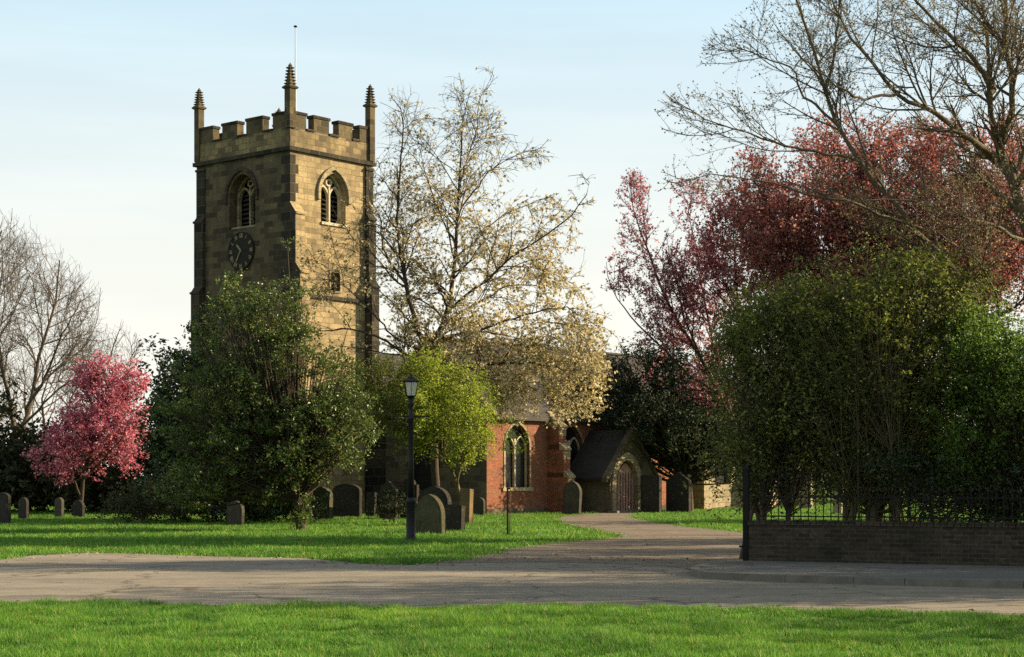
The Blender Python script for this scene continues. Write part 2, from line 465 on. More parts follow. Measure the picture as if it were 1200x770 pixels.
near_edge = [gnd(*p) for p in [(-700,702),(-200,706),(0,708),(120,709.5),(250,712),(400,713),(600,713.5),(800,714.5),(950,717),(1080,721),(1200,727),(1500,745)]]
far_edge = [gnd(*p) for p in [(1500,686),(1200,675),(806,668),(780,660),(700,655),(620,654),(528,659),(480,662.5),(425,661),(390,657),(350,654),(250,652),(150,649),(100,648),(40,651),(0,656),(-250,664),(-700,672)]]
road_poly = near_edge + far_edge
path_poly = [gnd(*p) for p in [(500,660.5),(545,655),(600,642.5),(650,636),(700,632.5),(728,629),(720,625.5),(690,621),(662,614),(650,609),(662,605),(700,601.5),(712,600.6),(750,599.4),(744,603),(738,606),(760,611),(800,617),(845,621.5),(885,626),(960,632),(960,661),(880,666),(820,669),(780,664),(700,660),(620,659)]]
tag(MB().sheet(road_poly, .004).build('road', M['road']), kind='structure')
tag(MB().sheet(path_poly, .008).build('path', M['path']), kind='structure')

# pavement with a kerb along its edge
kerb_line = [gnd(*p) for p in [(880,664.5),(845,666),(822,668.5),(811,671.5),(809,674.5),(818,677.2),(834,679),(860,680.4),(920,682.6),(1000,685),(1060,687),(1200,690),(1500,699)]]
def offset_line(line, d):
    out = []
    for i, p in enumerate(line):
        a = Vector(line[max(i-1,0)]); b = Vector(line[min(i+1,len(line)-1)])
        t = (b-a).normalized(); n = Vector((-t.y, t.x))
        out.append((p[0]+n.x*d, p[1]+n.y*d))
    return out
kerb_in = offset_line(kerb_line, .14)
WALL_A = (4.17, 30.2); WALL_B = (gx(1200,28.3), 28.3)
wd = Vector((WALL_B[0]-WALL_A[0], WALL_B[1]-WALL_A[1], 0)).normalized()
wall_ang = math.atan2(wd.y, wd.x)
def wpt(s, off=0):
    return (WALL_A[0]+wd.x*s - wd.y*off, WALL_A[1]+wd.y*s + wd.x*off)
pave_poly = kerb_in + [wpt(12, -.002), wpt(-.05, -.002)]
tag(MB().sheet(pave_poly, .105).build('pavement', M['pavement']), kind='structure')
kb = MB()
n = len(kerb_line)
for i in range(n-1):
    nseg = max(1, int((Vector(kerb_line[i+1])-Vector(kerb_line[i])).length/.9))
    for j in range(nseg):
        def lp(l, t): return (l[i][0]+(l[i+1][0]-l[i][0])*t, l[i][1]+(l[i+1][1]-l[i][1])*t)
        t0, t1 = (j+.004)/nseg, (j+.996)/nseg
        a, b, c, d = lp(kerb_line,t0), lp(kerb_line,t1), lp(kerb_in,t1), lp(kerb_in,t0)
        kb.add([(*a,-.05),(*b,-.05),(*c,-.05),(*d,-.05),(*a,.112),(*b,.112),(*c,.112),(*d,.112)],
               [(4,5,6,7),(0,1,5,4),(1,2,6,5),(2,3,7,6),(3,0,4,7)])
tag(kb.build('kerb', M['kerb']), kind='structure')

# ------------------------------------------------------------------ the church
PHI = math.atan2(.765, .644)
church = empty('church', (-9.36, 72.0, 0), 'old parish church with square battlemented clock tower and red brick aisle', 'church', rz=PHI)
# local frame: +x east along the nave, +y north, so the faces seen are -x (west, shaded) and -y (south, sunlit)
TX, TY = 4.90, 6.10
S_ = lambda y0: (lambda u, d, z: (u, y0 + d, z))          # south wall: depth goes +y
W_ = lambda x0: (lambda u, d, z: (x0 + d, u, z))          # west wall: depth goes +x
Z_STR, Z_CREN, Z_MER = 15.35, 16.30, 17.04

win_s = arch(2.52, .74, 12.45, 13.72, 14.72)
win_w = arch(3.05, .85, 12.35, 13.72, 14.70)
low_s = [(2.35,9.62),(2.35,10.42),(2.9,10.42),(2.9,9.62)]
tw = MB()
tw.wall([(0,0),(TX,0),(TX,Z_STR),(0,Z_STR)], [win_s, low_s], S_(0), .55)
tw.add([(TX,0,0),(TX,TY,0),(TX,TY,Z_STR),(TX,0,Z_STR)], [(0,1,2,3)])
tw.add([(0,TY,0),(TX,TY,0),(TX,TY,Z_STR),(0,TY,Z_STR)], [(3,2,1,0)])
tw.add([(.3,.3,Z_STR+.2),(TX-.3,.3,Z_STR+.2),(TX-.3,TY-.3,Z_STR+.2),(.3,TY-.3,Z_STR+.2)], [(0,1,2,3)])
tower = tw.build('tower', M['tower'], church, label='square sandstone tower, yellow in the sun, its west side coloured dark for soot and shade')
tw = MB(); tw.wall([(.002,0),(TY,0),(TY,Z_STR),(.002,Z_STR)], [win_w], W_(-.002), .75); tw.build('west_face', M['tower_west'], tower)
# string courses
def course(z, h, p):
    st = MB()
    st.box(-p, TX+p, -p, .02, z, z+h); st.box(-p, .02, .02, TY+p, z, z+h)
    st.box(TX-.02, TX+p, .02, TY+p, z, z+h); st.box(.02, TX-.02, TY-.02, TY+p, z, z+h)
    st.build('string_course', M['tower_black'], tower)
course(Z_STR, .17, .13); course(9.22, .15, .10); course(5.2, .15, .10)
# parapet with battlements
pa = MB(); bt_ = MB()
T_ = .32
pz = Z_STR+.17
pa.box(-.05, TX+.05, -.05, T_, pz, Z_CREN); pa.box(-.05, TX+.05, TY-T_, TY+.05, pz, Z_CREN)
pa.box(-.047, T_, T_, TY-T_, pz, Z_CREN-.003); pa.box(TX-T_, TX+.047, T_, TY-T_, pz, Z_CREN-.003)
mer_x = [(.0,.88),(1.33,2.22),(2.80,3.62),(4.08,TX)]
mer_y = [(.0,1.04),(1.68,2.74),(3.32,4.32),(4.94,TY)]
cp = MB()
for a, b in mer_x:
    for y0 in (-.045, TY-T_):
        bt_.box(a-.045 if a == 0 else a, b+.045 if b == TX else b, y0, y0+T_+.045, Z_CREN, Z_MER-.12)
        cp.box(a-.06, b+.06 if b < TX else b+.09, y0-.035, y0+T_+.075, Z_MER-.12, Z_MER)
for a, b in mer_y:
    a2, b2 = (T_+.005, b) if a == 0 else ((a, TY-T_-.05) if b == TY else (a, b))
    for x0 in (-.045, TX-T_):
        bt_.box(x0, x0+T_+.045, a2, b2, Z_CREN, Z_MER-.123)
        cp.box(x0-.035, x0+T_+.075, a2+(.045 if a == 0 else -.04), b2+(-.045 if b == TY else .04), Z_MER-.123, Z_MER-.004)
for i in range(3):   # sills of the gaps
    for y0 in (-.05, TY-T_): cp.box(mer_x[i][1]+.005, mer_x[i+1][0]-.005, y0-.05, y0+T_+.09, Z_CREN, Z_CREN+.09)
    for x0 in (-.05, TX-T_): cp.box(x0-.05, x0+T_+.09, mer_y[i][1]+.005, mer_y[i+1][0]-.005, Z_CREN, Z_CREN+.09)
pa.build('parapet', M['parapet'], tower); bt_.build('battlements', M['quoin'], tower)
for i in range(0, len(cp.v), 8):      # each coping stone on its own
    c1_ = MB(); c1_.box(cp.v[i][0], cp.v[i+1][0], cp.v[i][1], cp.v[i+2][1], cp.v[i][2], cp.v[i+4][2])
    c1_.build('coping', M['tower_black'], tower)
# pinnacles
def pinnacle(x, y, zb, zs, zt, w):
    m = MB()
    m.box(x-w, x+w, y-w, y+w, zb, zs)
    m.frustum(x, y, zs, zs+.07, w+.05, w+.09); m.frustum(x, y, zs+.07, zs+.16, w+.09, w*.95)
    nst = 6
    H = zt-.14-(zs+.16)
    for k in range(nst):     # slim spirelet ringed by projecting crockets
        z0 = zs+.16+H*k/nst; z1 = zs+.16+H*(k+1)/nst
        a0 = w*.80*(1-k/nst)+.05*k/nst; a1 = w*.80*(1-(k+1)/nst)+.05*(k+1)/nst
        m.frustum(x, y, z0, z1, a0, a1)
        for sx, sy in ((1,1),(1,-1),(-1,1),(-1,-1)):
            c = a0*.80+.018
            hh = H/nst
            m.frustum(x+sx*c, y+sy*c, z0+hh*.15, z0+hh*.50, .025, .068)
            m.frustum(x+sx*c, y+sy*c, z0+hh*.50, z0+hh*.75, .068, .03)
    m.lathe(x, y, [(.03,zt-.2),(.09,zt-.15),(.09,zt-.09),(.03,zt-.05),(.025,zt)], 6)
    m.build('pinnacle', M['quoin'], tower)
pinnacle(.04, .04, Z_CREN, 17.95, 19.05, .17)
pinnacle(.03, TY-.13, Z_STR+.2, 17.9, 18.85, .155)
pinnacle(TX-.13, .0, Z_STR+.2, 17.95, 18.97, .155)
pinnacle(TX-.13, TY-.13, Z_CREN, 17.85, 18.75, .155)
# buttresses with sloped offsets
def buttress(name, x0, x1, y0s, mat, parent):
    """south-facing stages [(z0, z1, projection)], bottom first"""
    m = MB()
    for i, (z0, z1, p) in enumerate(y0s):
        nxt = y0s[i+1][2] if i+1 < len(y0s) else 0.0
        m.prism([(-p,z0),(-p,z1),(-nxt-.002,z1+(p-nxt)*1.1+.04),(.02,z1+(p-nxt)*1.1+.04),(.02,z0)],
                lambda u, d, z: (x0 + d, u, z), 0, x1-x0)
        m.box(x0-.03, x1+.03, -p-.05, -p+.04, z1-.10, z1+.0)
    return m.build(name, mat, parent)
nb = [(0,5.1,.95),(5.1,10.25,.62),(10.25,12.75,.34)]
buttress('buttress', .004, .52, nb, M['tower'], tower)
buttress('quoins', -.02, .0, nb, M['tower_black'], tower)  # thin slab darkens the buttress's west side with soot and painted shade
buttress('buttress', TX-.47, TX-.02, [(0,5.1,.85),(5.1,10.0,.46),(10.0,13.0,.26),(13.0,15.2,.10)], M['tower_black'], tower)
def buttress_w(name, y0, y1, st_, mat, parent):
    m = MB()
    for i, (z0, z1, p) in enumerate(st_):
        nxt = st_[i+1][2] if i+1 < len(st_) else 0.0
        m.prism([(-p,z0),(-p,z1),(-nxt-.002,z1+(p-nxt)*1.1+.04),(.02,z1+(p-nxt)*1.1+.04),(.02,z0)],
                lambda u, d, z: (u, y0 + d, z), 0, y1-y0)
        m.box(-p-.05, -p+.04, y0-.03, y1+.03, z1-.10, z1)
    return m.build(name, mat, parent)
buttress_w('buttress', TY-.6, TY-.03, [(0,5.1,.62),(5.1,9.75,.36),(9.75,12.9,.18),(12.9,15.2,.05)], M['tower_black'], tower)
# dark quoins on the near edge
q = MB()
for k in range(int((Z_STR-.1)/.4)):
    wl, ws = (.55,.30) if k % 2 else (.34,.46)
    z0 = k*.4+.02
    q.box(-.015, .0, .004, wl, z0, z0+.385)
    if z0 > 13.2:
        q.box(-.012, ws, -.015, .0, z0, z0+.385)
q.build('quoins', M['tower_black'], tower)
# belfry windows
def belfry(fn, loop, cx, w, z0, zs, za, depth, hood):
    m = MB()
    o = arch(cx, w+.24, zs-.25, zs, za+.30); i = arch(cx, w+.10, zs-.25, zs, za+.13)
    m.ring(o, i, fn, -.11, .02)
    wd_ = m.build('belfry_window', M['dressed'] if hood else M['tower_black'], church, label='pointed belfry window with stone tracery')
    t = MB()
    # two lights with a middle mullion, a head circle and side jambs
    d0, d1 = depth-.28, depth-.12
    t.ring(arch(cx, w+.0, z0, zs, za), arch(cx, w-.06, z0, zs, za-.08), fn, d0-.02, d1)
    for s in (-1, 1):
        c = cx + s*(w-.05)/2
        hw = (w-.05)/2-.01
        t.ring(arch(c, hw+.02, z0, zs-.05, zs+.50), arch(c, hw-.04, z0, zs-.05, zs+.41), fn, d0, d1-.01)
    t.box(*bx3(fn, cx-.042, cx+.042, d0-.03, d1, z0, zs+.42))
    ring = [(cx+.20*math.cos(2*math.pi*k/14), zs+.62+.17*math.sin(2*math.pi*k/14)) for k in range(15)]
    rin = [(cx+.12*math.cos(2*math.pi*k/14), zs+.62+.10*math.sin(2*math.pi*k/14)) for k in range(15)]
    t.ring(ring, rin, fn, d0, d1-.02)
    t.box(*bx3(fn, cx-w, cx+w, d0-.35, d1, z0-.02, z0+.10))
    t.build('tracery', M['mullion'] if hood else M['dressed'], wd_)
    l = MB()
    k = z0+.1
    while k < za-.2:
        ww = w if k < zs else w*max(.15, 1-(k-zs)/(za-zs)*.8)
        a = fn(cx-ww, depth-.10, k); b = fn(cx+ww, depth-.10, k); c = fn(cx+ww, depth+.12, k+.16); d = fn(cx-ww, depth+.12, k+.16)
        l.add([a, b, c, d], [(0,1,2,3)])
        k += .2
    l.build('louvres', M['louvre'], wd_)
    v = MB(); v.prism(loop, fn, depth+.14, depth+.2); v.build('backing', M['dark_void'], wd_)
def bx3(fn, u0, u1, d0, d1, z0, z1):
    a = fn(u0, d0, z0); b = fn(u1, d1, z1)
    return (min(a[0],b[0]), max(a[0],b[0]), min(a[1],b[1]), max(a[1],b[1]), z0, z1)
belfry(S_(0), win_s, 2.52, .74, 12.45, 13.72, 14.72, .55, True)
belfry(W_(0), win_w, 3.05, .85, 12.35, 13.72, 14.70, .75, False)
sw = MB(); sw.prism(low_s, S_(0), .40, .44)
slit = sw.build('tower_window', M['dark_void'], church)
sw = MB()
sw.box(2.27,2.35,-.04,.2,9.54,10.5); sw.box(2.9,2.98,-.04,.2,9.54,10.5); sw.box(2.353,2.897,-.05,.3,9.54,9.62); sw.box(2.353,2.897,-.04,.3,10.42,10.5)
sw.build('window_frame', M['dressed'], slit)
# clock on the west face
ck_y, ck_z, ck_r = 3.05, 11.36, .80
def disc(fn, cu, cz, r0, r1, d0, d1, n=36):
    m = MB()
    o = [(cu+r1*math.cos(2*math.pi*k/n), cz+r1*math.sin(2*math.pi*k/n)) for k in range(n+1)]
    i = [(cu+r0*math.cos(2*math.pi*k/n), cz+r0*math.sin(2*math.pi*k/n)) for k in range(n+1)]
    m.ring(o, i, fn, d0, d1)
    return m
ckm = MB(); ckm.prism([(ck_y+ck_r*math.cos(2*math.pi*k/40), ck_z+ck_r*math.sin(2*math.pi*k/40)) for k in range(40)], W_(0), -.07, -.003)
clock = ckm.build('clock', M['clock_face'], church, label='dark clock dial with gilt numerals and hands at ten thirty-five')
disc(W_(0), ck_y, ck_z, ck_r-.03, ck_r+.02, -.10, -.01).build('clock_rim', M['clock_face'], clock)
nm = MB()
# seen from outside the west face, +y runs to the viewer's left
def stroke(p, q_, w):
    p = Vector(p); q_ = Vector(q_); d = (q_-p).normalized(); nn = Vector((-d.y, d.x))*w
    loop = [tuple(p+nn), tuple(q_+nn), tuple(q_-nn), tuple(p-nn)]
    nm.prism(loop, lambda u, d_, z: (-.082+d_, ck_y-u, ck_z+z), 0, .015)
ROM = ['XII','I','II','III','IV','V','VI','VII','VIII','IX','X','XI']
for h, s in enumerate(ROM):
    a = 2*math.pi*h/12
    rad = Vector((math.sin(a), math.cos(a))); tan = Vector((rad.y, -rad.x))
    wdt = {'I':.055,'V':.12,'X':.12}
    tot = sum(wdt[c] for c in s); x = -tot/2
    for c in s:
        w = wdt[c]
        def P(u, v): return rad*(.57+v*.2)+tan*(x+u*w)
        if c == 'I': stroke(P(.5,0), P(.5,1), .019)
        elif c == 'V': stroke(P(.1,1), P(.5,0), .014); stroke(P(.9,1), P(.5,0), .010)
        else: stroke(P(.1,1), P(.9,0), .014); stroke(P(.9,1), P(.1,0), .010)
        x += w
nm.build('numerals', M['gold'], clock)
for ang, ln, w in ((317.5, .40, .035), (210, .60, .022)):
    nm = MB(); a = R(ang)
    d = Vector((math.sin(a), math.cos(a)))
    p0 = -d*.08; nn = Vector((-d.y, d.x))
    loop = [tuple(p0+nn*w), tuple(d*ln*.75+nn*w*1.5), tuple(d*ln), tuple(d*ln*.75-nn*w*1.5), tuple(p0-nn*w)]
    off = -.105 if ln < .5 else -.12
    nm.prism(loop, lambda u, d_, z: (off+d_, ck_y-u, ck_z+z), 0, .012)
    nm.build('clock_hand', M['gold'], clock)
# flagpole
fp = MB(); fp.lathe(2.70, 2.60, [(.045,Z_STR+.2),(.035,18.5),(.022,21.5)], 8)
pole = fp.build('flagpole', M['white_pole'], church)
fp = MB(); fp.lathe(2.70, 2.60, [(.02,21.5),(.08,21.53),(.08,21.58),(.02,21.61)], 8); fp.build('finial', M['iron'], pole)

# aisle: red brick south wall, stone west gable, slate roof
AX0, AX1, AY0, AY1 = TX, 20.8, -6.72, 0.0
EAVE, RIDGE = 4.22, 7.45
aw1 = arch(AX0+2.0, .80, 1.12, 2.85, 3.86)
aw2 = arch(AX0+5.75, .80, 1.9, 2.85, 3.86)
m = MB()
m.wall([(AX0,0),(AX1,0),(AX1,EAVE),(AX0,EAVE)], [aw1, aw2], S_(AY0), .28)
m.add([(AX1,AY0,0),(AX1,AY1,0),(AX1,AY1,EAVE),(AX1,-3.36,RIDGE),(AX1,AY0,EAVE)], [(0,1,2,3,4)])
aisle = m.build('aisle_wall', M['red_brick'], church, label='sunlit red brick side wall of the church')
m = MB()
gw = arch(-3.1, .85, 1.0, 2.3, 3.3)
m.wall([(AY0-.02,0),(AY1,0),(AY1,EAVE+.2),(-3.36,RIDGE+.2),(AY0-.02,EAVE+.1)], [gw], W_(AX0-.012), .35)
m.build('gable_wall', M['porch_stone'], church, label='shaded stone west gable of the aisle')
m = MB(); m.prism(gw, W_(AX0), .3, .34); g = m.build('gable_window', M['glass'], church)
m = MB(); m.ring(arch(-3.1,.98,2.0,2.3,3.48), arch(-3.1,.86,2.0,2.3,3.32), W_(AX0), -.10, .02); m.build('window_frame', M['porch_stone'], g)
for lp_, cx_ in ((aw1, AX0+2.0), (aw2, AX0+5.75)):
    z0 = lp_[0][1]
    m = MB(); m.prism(lp_, S_(AY0), .24, .27)
    w_ = m.build('aisle_window', M['glass'], church)
    m = MB()
    m.ring(arch(cx_, .90, z0, 2.85, 3.97), arch(cx_, .80, z0, 2.85, 3.86), S_(AY0), -.03, .1)
    m.box(cx_-1.0, cx_+1.0, AY0-.07, AY0+.2, z0-.16, z0-.004)
    m.build('window_frame', M['pale_stone'], w_)
    m = MB()
    for s in (-1, 1):
        m.ring(arch(cx_+s*.39, .40, z0, 2.7, 3.35), arch(cx_+s*.39, .355, z0, 2.7, 3.29), S_(AY0), .14, .22)
    m.box(cx_-.05, cx_+.05, AY0+.12, AY0+.225, z0, 3.2)
    m.build('mullion', M['mullion'], w_)
# aisle buttress: brick body, stone front with steps
bx0, bx1 = AX0+4.05, AX0+4.48
m = MB()
stg = [(0,1.55,1.15),(1.55,2.75,.92),(2.75,3.75,.68)]
for i, (z0, z1, p) in enumerate(stg):
    nxt = stg[i+1][2] if i < 2 else 0
    m.prism([(AY0-p,z0),(AY0-p,z1),(AY0-nxt-.002,z1+(p-nxt)*.9),(AY0+.02,z1+(p-nxt)*.9),(AY0+.02,z0)], lambda u,d,z: (bx0+d,u,z), 0, bx1-bx0)
bt = m.build('aisle_buttress', M['red_brick'], church)
for i, (z0, z1, p) in enumerate(stg):
    m = MB()
    nxt = stg[i+1][2] if i < 2 else 0
    m.box(bx0-.01, bx1+.01, AY0-p-.02, AY0-p+.05, z1-.40, z1-.02)
    m.prism([(AY0-p-.06,z1-.02),(AY0-p-.06,z1+.05),(AY0-nxt-.01,z1+(p-nxt)*.9+.08),(AY0-nxt-.01,z1-.02)], lambda u,d,z: (bx0-.035+d,u,z), 0, bx1-bx0+.07)
    m.build('weathering', M['pale_stone'], bt)
# plinth and eaves
m = MB(); m.box(AX0-.06, AX1, AY0-.05, AY0+.02, 0, .22); m.box(AX0-.10, AX1, AY0-.12, AY0+.02, EAVE-.14, EAVE-.02)
m.build('plinth', M['porch_stone'], aisle)
m = MB()
def roof(m, x0, x1, y0, y1, ze, zr, oh=.25, th=.14):
    yc = (y0+y1)/2; sl = (zr-ze)/(yc-y0)
    lo = [(y0-oh, ze-oh*sl), (yc, zr), (y1+oh, ze-oh*sl)]
    loop = [(u, z+th) for u, z in lo] + [(u, z) for u, z in reversed(lo)]
    m.prism(loop, lambda u, d, z: (x0+d, u, z), 0, x1-x0)
roof(m, AX0+.34, AX1+.2, AY0, AY1, EAVE, RIDGE)
rf = m.build('aisle_roof', M['slate'], church)
m = MB(); m.box(AX0+.34, AX1+.2, -3.36-.12, -3.36+.12, RIDGE+.11, RIDGE+.20); m.build('ridge', M['porch_slate'], rf)
m = MB()
for s in (0, 1):   # gable coping
    y0, y1 = (AY0-.25, -3.36) if s == 0 else (-3.36, AY1)
    z0, z1 = (EAVE-.05, RIDGE+.2) if s == 0 else (RIDGE+.2, EAVE+.2)
    m.prism([(y0,z0),(y1,z1),(y1,z1+.16),(y0,z0+.16)], lambda u, d, z: (AX0-.08+d, u, z), 0, .42)
m.build('gable_coping', M['dressed'], rf)
# nave behind
m = MB(); m.add([(TX,0,0),(AX1,0,0),(AX1,TY,0),(TX,TY,0),(TX,0,4.9),(AX1,0,4.9),(AX1,TY,4.9),(TX,TY,4.9),(AX1,3.05,7.3)],
                [(0,1,5,4),(1,2,6,8,5),(2,3,7,6)])
m.build('nave_wall', M['tower'], church)
m = MB(); roof(m, TX+.01, AX1+.2, .28, TY, 4.9, 7.30); m.build('nave_roof', M['slate'], church)
# chancel in pale stone beyond the aisle
CX0, CX1, CY0 = 19.3, 29.5, -6.95
m = MB()
cw = [arch(22.6,.7,1.2,2.4,3.2), arch(26.4,.7,1.2,2.4,3.2)]
m.wall([(CX0,0),(CX1,0),(CX1,4.0),(CX0,4.0)], cw, S_(CY0), .3)
m.add([(CX0,CY0,0),(CX0,0,0),(CX0,0,4),(CX0,CY0,4)], [(0,1,2,3)])
m.add([(CX1,CY0,0),(CX1,0,0),(CX1,0,4),(CX1,-3.4,6.6),(CX1,CY0,4)], [(0,1,2,3,4)])
ch = m.build('chancel_wall', M['pale_stone'], church, label='pale stone chancel wall behind the trees')
for lp_ in cw:
    m = MB(); m.prism(lp_, S_(CY0), .25, .29); m.build('chancel_window', M['glass'], church)
for x in (19.6, 24.3, 28.8):
    m = MB()
    stg = [(0,1.5,.85),(1.5,3.0,.5)]
    for i, (z0, z1, p) in enumerate(stg):
        nxt = stg[i+1][2] if i == 0 else 0
        m.prism([(CY0-p,z0),(CY0-p,z1),(CY0-nxt-.002,z1+(p-nxt)*1.2),(CY0+.02,z1+(p-nxt)*1.2),(CY0+.02,z0)], lambda u,d,z: (x+d,u,z), 0, .6)
        m.box(x-.05, x+.65, CY0-p-.06, CY0-p+.05, z1-.08, z1+.02)
    m.build('chancel_buttress', M['pale_stone'], church)
m = MB(); roof(m, CX0-.1, CX1+.2, CY0, .1, 4.0, 6.6); m.build('chancel_roof', M['slate'], church)
# south porch
PX0, PX1, PY1 = AX0+5.45, AX0+8.75, AY0
PY0 = PY1-2.35
PC = (PX0+PX1)/2
PE, PR = 1.75, 3.55
pd = arch(PC-.42, .80, .0, 1.35, 2.32)
m = MB()
m.wall([(PX0,0),(pd[0][0],0)]+pd[1:-1]+[(pd[-1][0],0),(PX1,0),(PX1,PE),(PC,PR+.1),(PX0,PE)], [], S_(PY0), .3)
m.prism(arch(PC-.42,.80,0,1.35,2.32), S_(PY0), 1.05, 1.1)
m.add([(PX0,PY0,0),(PX0,PY1,0),(PX0,PY1,PE),(PX0,PY0,PE)], [(0,1,2,3)])
m.add([(PX1,PY0,0),(PX1,PY1,0),(PX1,PY1,PE),(PX1,PY0,PE)], [(3,2,1,0)])
pw = m.build('porch_wall', M['porch_stone'], church)
m = MB(); m.ring(arch(PC-.42,1.08,0,1.35,2.66), arch(PC-.42,.80,0,1.35,2.32), S_(PY0), -.05, .35); m.build('porch_arch', M['dressed'], church)
m = MB()
sl = (PR-PE)/(PC-PX0)
lo = [(PX0-.28, PE-.28*sl), (PC, PR), (PX1+.28, PE-.28*sl)]
m.prism([(u,z+.1) for u,z in lo]+[(u,z) for u,z in reversed(lo)], lambda u,d,z: (u, PY0+.05+d, z), 0, 2.30)
prf = m.build('porch_roof', M['porch_slate'], church)
m = MB()
m.prism([(PX0-.34,PE-.34*sl-.05),(PC,PR-.02),(PX1+.34,PE-.34*sl-.05),(PX1+.34,PE-.34*sl+.16),(PC,PR+.20),(PX0-.34,PE-.34*sl+.16)], lambda u,d,z: (u, PY0-.10+d, z), 0, .28)
m.build('porch_coping', M['porch_stone'], prf)
m = MB()
m.prism(arch(PC-.22,.60,.02,1.33,2.18), S_(PY0), .20, .27)
dr = m.build('porch_door', M['door'], church, label='weathered pinkish plank door in the porch arch')
m = MB()
for k in range(5): m.box(PC-.22-.42+k*.2, PC-.22-.42+k*.2+.025, PY0+.18, PY0+.20, .05, 1.75)
m.build('door_batten', M['dark_void'], dr)
m = MB(); m.box(PX0-.2, PX1+.1, PY0-.55, PY0-.06, 0, .10); m.build('porch_step', M['kerb'], church)

# ------------------------------------------------------------------ gravestones
def rounded(w, h): return [(-w,0)]+[(-w*math.cos(math.pi*k/12), h-w*.75+w*.75*math.sin(math.pi*k/12)) for k in range(13)]+[(w,0)]
def pointed(w, h): return [(-w,0),(-w,h*.80),(0,h),(w,h*.80),(w,0)]
def lowround(w, h): return [(-w,0)]+[(-w*math.cos(math.pi*k/12), h-w*.35+w*.35*math.sin(math.pi*k/12)) for k in range(13)]+[(w,0)]
def gothic(w, h): return arch(0, w, 0, h-w*1.15, h)
def shoulder(w, h):
    s = w*.62
    return [(-w,0),(-w,h-.22),(-s,h-.22)]+[(-s*math.cos(math.pi*k/10), h-.20+.20*math.sin(math.pi*k/10)) for k in range(11)]+[(s,h-.22),(w,h-.22),(w,0)]
def square(w, h): return [(-w,0),(-w,h-.03),(-w+.05,h),(w-.05,h),(w,h-.03),(w,0)]
def gravestone(px0, px1, ytop, ybase, prof, mat, label, th=.10, lean=0, tilt=0, rz=None):
    Y = FPX*CAM_H/(ybase-HY)
    X = gx((px0+px1)/2, Y)
    wm = (px1-px0)/FPX*Y
    w = max(.16, (wm - th*.6)/.80/2)
    h = (ybase-ytop)/FPX*Y
    e = empty('gravestone', (X, Y, 0), label, 'gravestone', 'gravestones in the churchyard', PHI if rz is None else rz)
    e.rotation_euler[0] = R(lean); e.rotation_euler[1] = R(tilt)
    m = MB()
    m.prism(prof(w, h+.12), lambda u, d, z: (d, u, z-.12), -th/2, th/2)
    me = m.build('headstone', M[mat], e)
    b = me.modifiers.new('bev', 'BEVEL'); b.width = .014; b.segments = 2; b.limit_method = 'ANGLE'
    ins = [(u*.84, .12+(z-.12)*.93+.02 if z > .3 else .45) for u, z in prof(w, h+.12)]
    m = MB(); m.prism(ins, lambda u, d, z: (d, u, z-.12), -th/2-.012, -th/2+.02)
    m.build('panel', M[mat], e)
    return e
gravestone(-12,16,577,614,lowround,'grave_black','tall dark slab headstone at the far left end of the churchyard lawn')
gravestone(20,35,583,608,rounded,'grave_black','small dark round-topped headstone left of the pink tree')
gravestone(63,76,583,607,rounded,'grave_grey','narrow headstone below the left edge of the pink tree', .11)
gravestone(83,101,586,606.5,rounded,'grave_black','low wide headstone beside the trunk of the pink tree', .10)
gravestone(264,288,587,616,rounded,'grave_grey','round-topped headstone left of the holly trunk, its right edge sunlit')
gravestone(364,391,571,609,rounded,'grave_green','mossy round-topped headstone just right of the holly trunk', .16, 0, 1)
gravestone(388,426,567,606.5,lowround,'grave_black','very wide dark headstone behind the mossy one by the holly', .13)
gravestone(444,468,564,609,pointed,'grave_grey','headstone with a pointed gable top behind a clipped dark bush', .14)
gravestone(468,492,561,608.5,shoulder,'grave_black','dark shouldered headstone half hidden behind the lamp post', .14)
gravestone(486,523,579,625.5,gothic,'grave_green','nearest big headstone with a pointed arch top, right of the lamp post', .13, 0, -2)
gravestone(488,530,570,616,rounded,'grave_black','tall round-topped headstone directly behind the nearest one', .15)
gravestone(519,545,592,622.5,square,'grave_black','low square headstone below the leaning tree trunk', .14, 2, 0)
gravestone(538,554,573,613.5,square,'grave_buff','buff sandstone headstone with a sunlit edge beside the leaning trunk', .16, 0, 2)
gravestone(659,681,564,602.8,gothic,'grave_grey','grey arched headstone leaning by the porch wall', .14, 3, 0)
gravestone(751,775,557,601,square,'grave_black','tall square dark headstone just right of the porch door', .16)
gravestone(781,810,553,600.5,pointed,'grave_black','tall dark headstone with gable top under the yew', .2)
gravestone(938,953,548,596,rounded,'grave_pale','pale headstone seen through the first bars of the railing', .25)
gravestone(976,990,552,602,rounded,'grave_pale','pale slender headstone behind the railing near the thick stem', .3)
gravestone(1022,1034,566,603,rounded,'grave_pale','pale headstone seen past the right side of the thick stem', .3)
gravestone(428,441,577,606,square,'grave_black','small square dark headstone left of the clipped bush', .1, 0, 3)
gravestone(556,569,583,604,rounded,'grave_grey','little round-topped headstone by the corner of the brick wall', .1, 2, -3)
# chest tomb by the chancel
Yt = 3200/34.5
ct = empty('chest_tomb', (gx(855,Yt), Yt, 0), 'dark stone chest tomb with flat lid in front of the pale chancel', 'tomb', rz=PHI*.2)
m = MB(); m.box(-.42,.42,-.9,.9,.08,.92); m.build('chest', M['grave_black'], ct)
m = MB(); m.box(-.52,.52,-1.0,1.0,.923,1.02); m.build('lid', M['grave_grey'], ct)
m = MB(); m.box(-.50,.50,-.98,.98,-.1,.077); m.build('plinth', M['grave_grey'], ct)

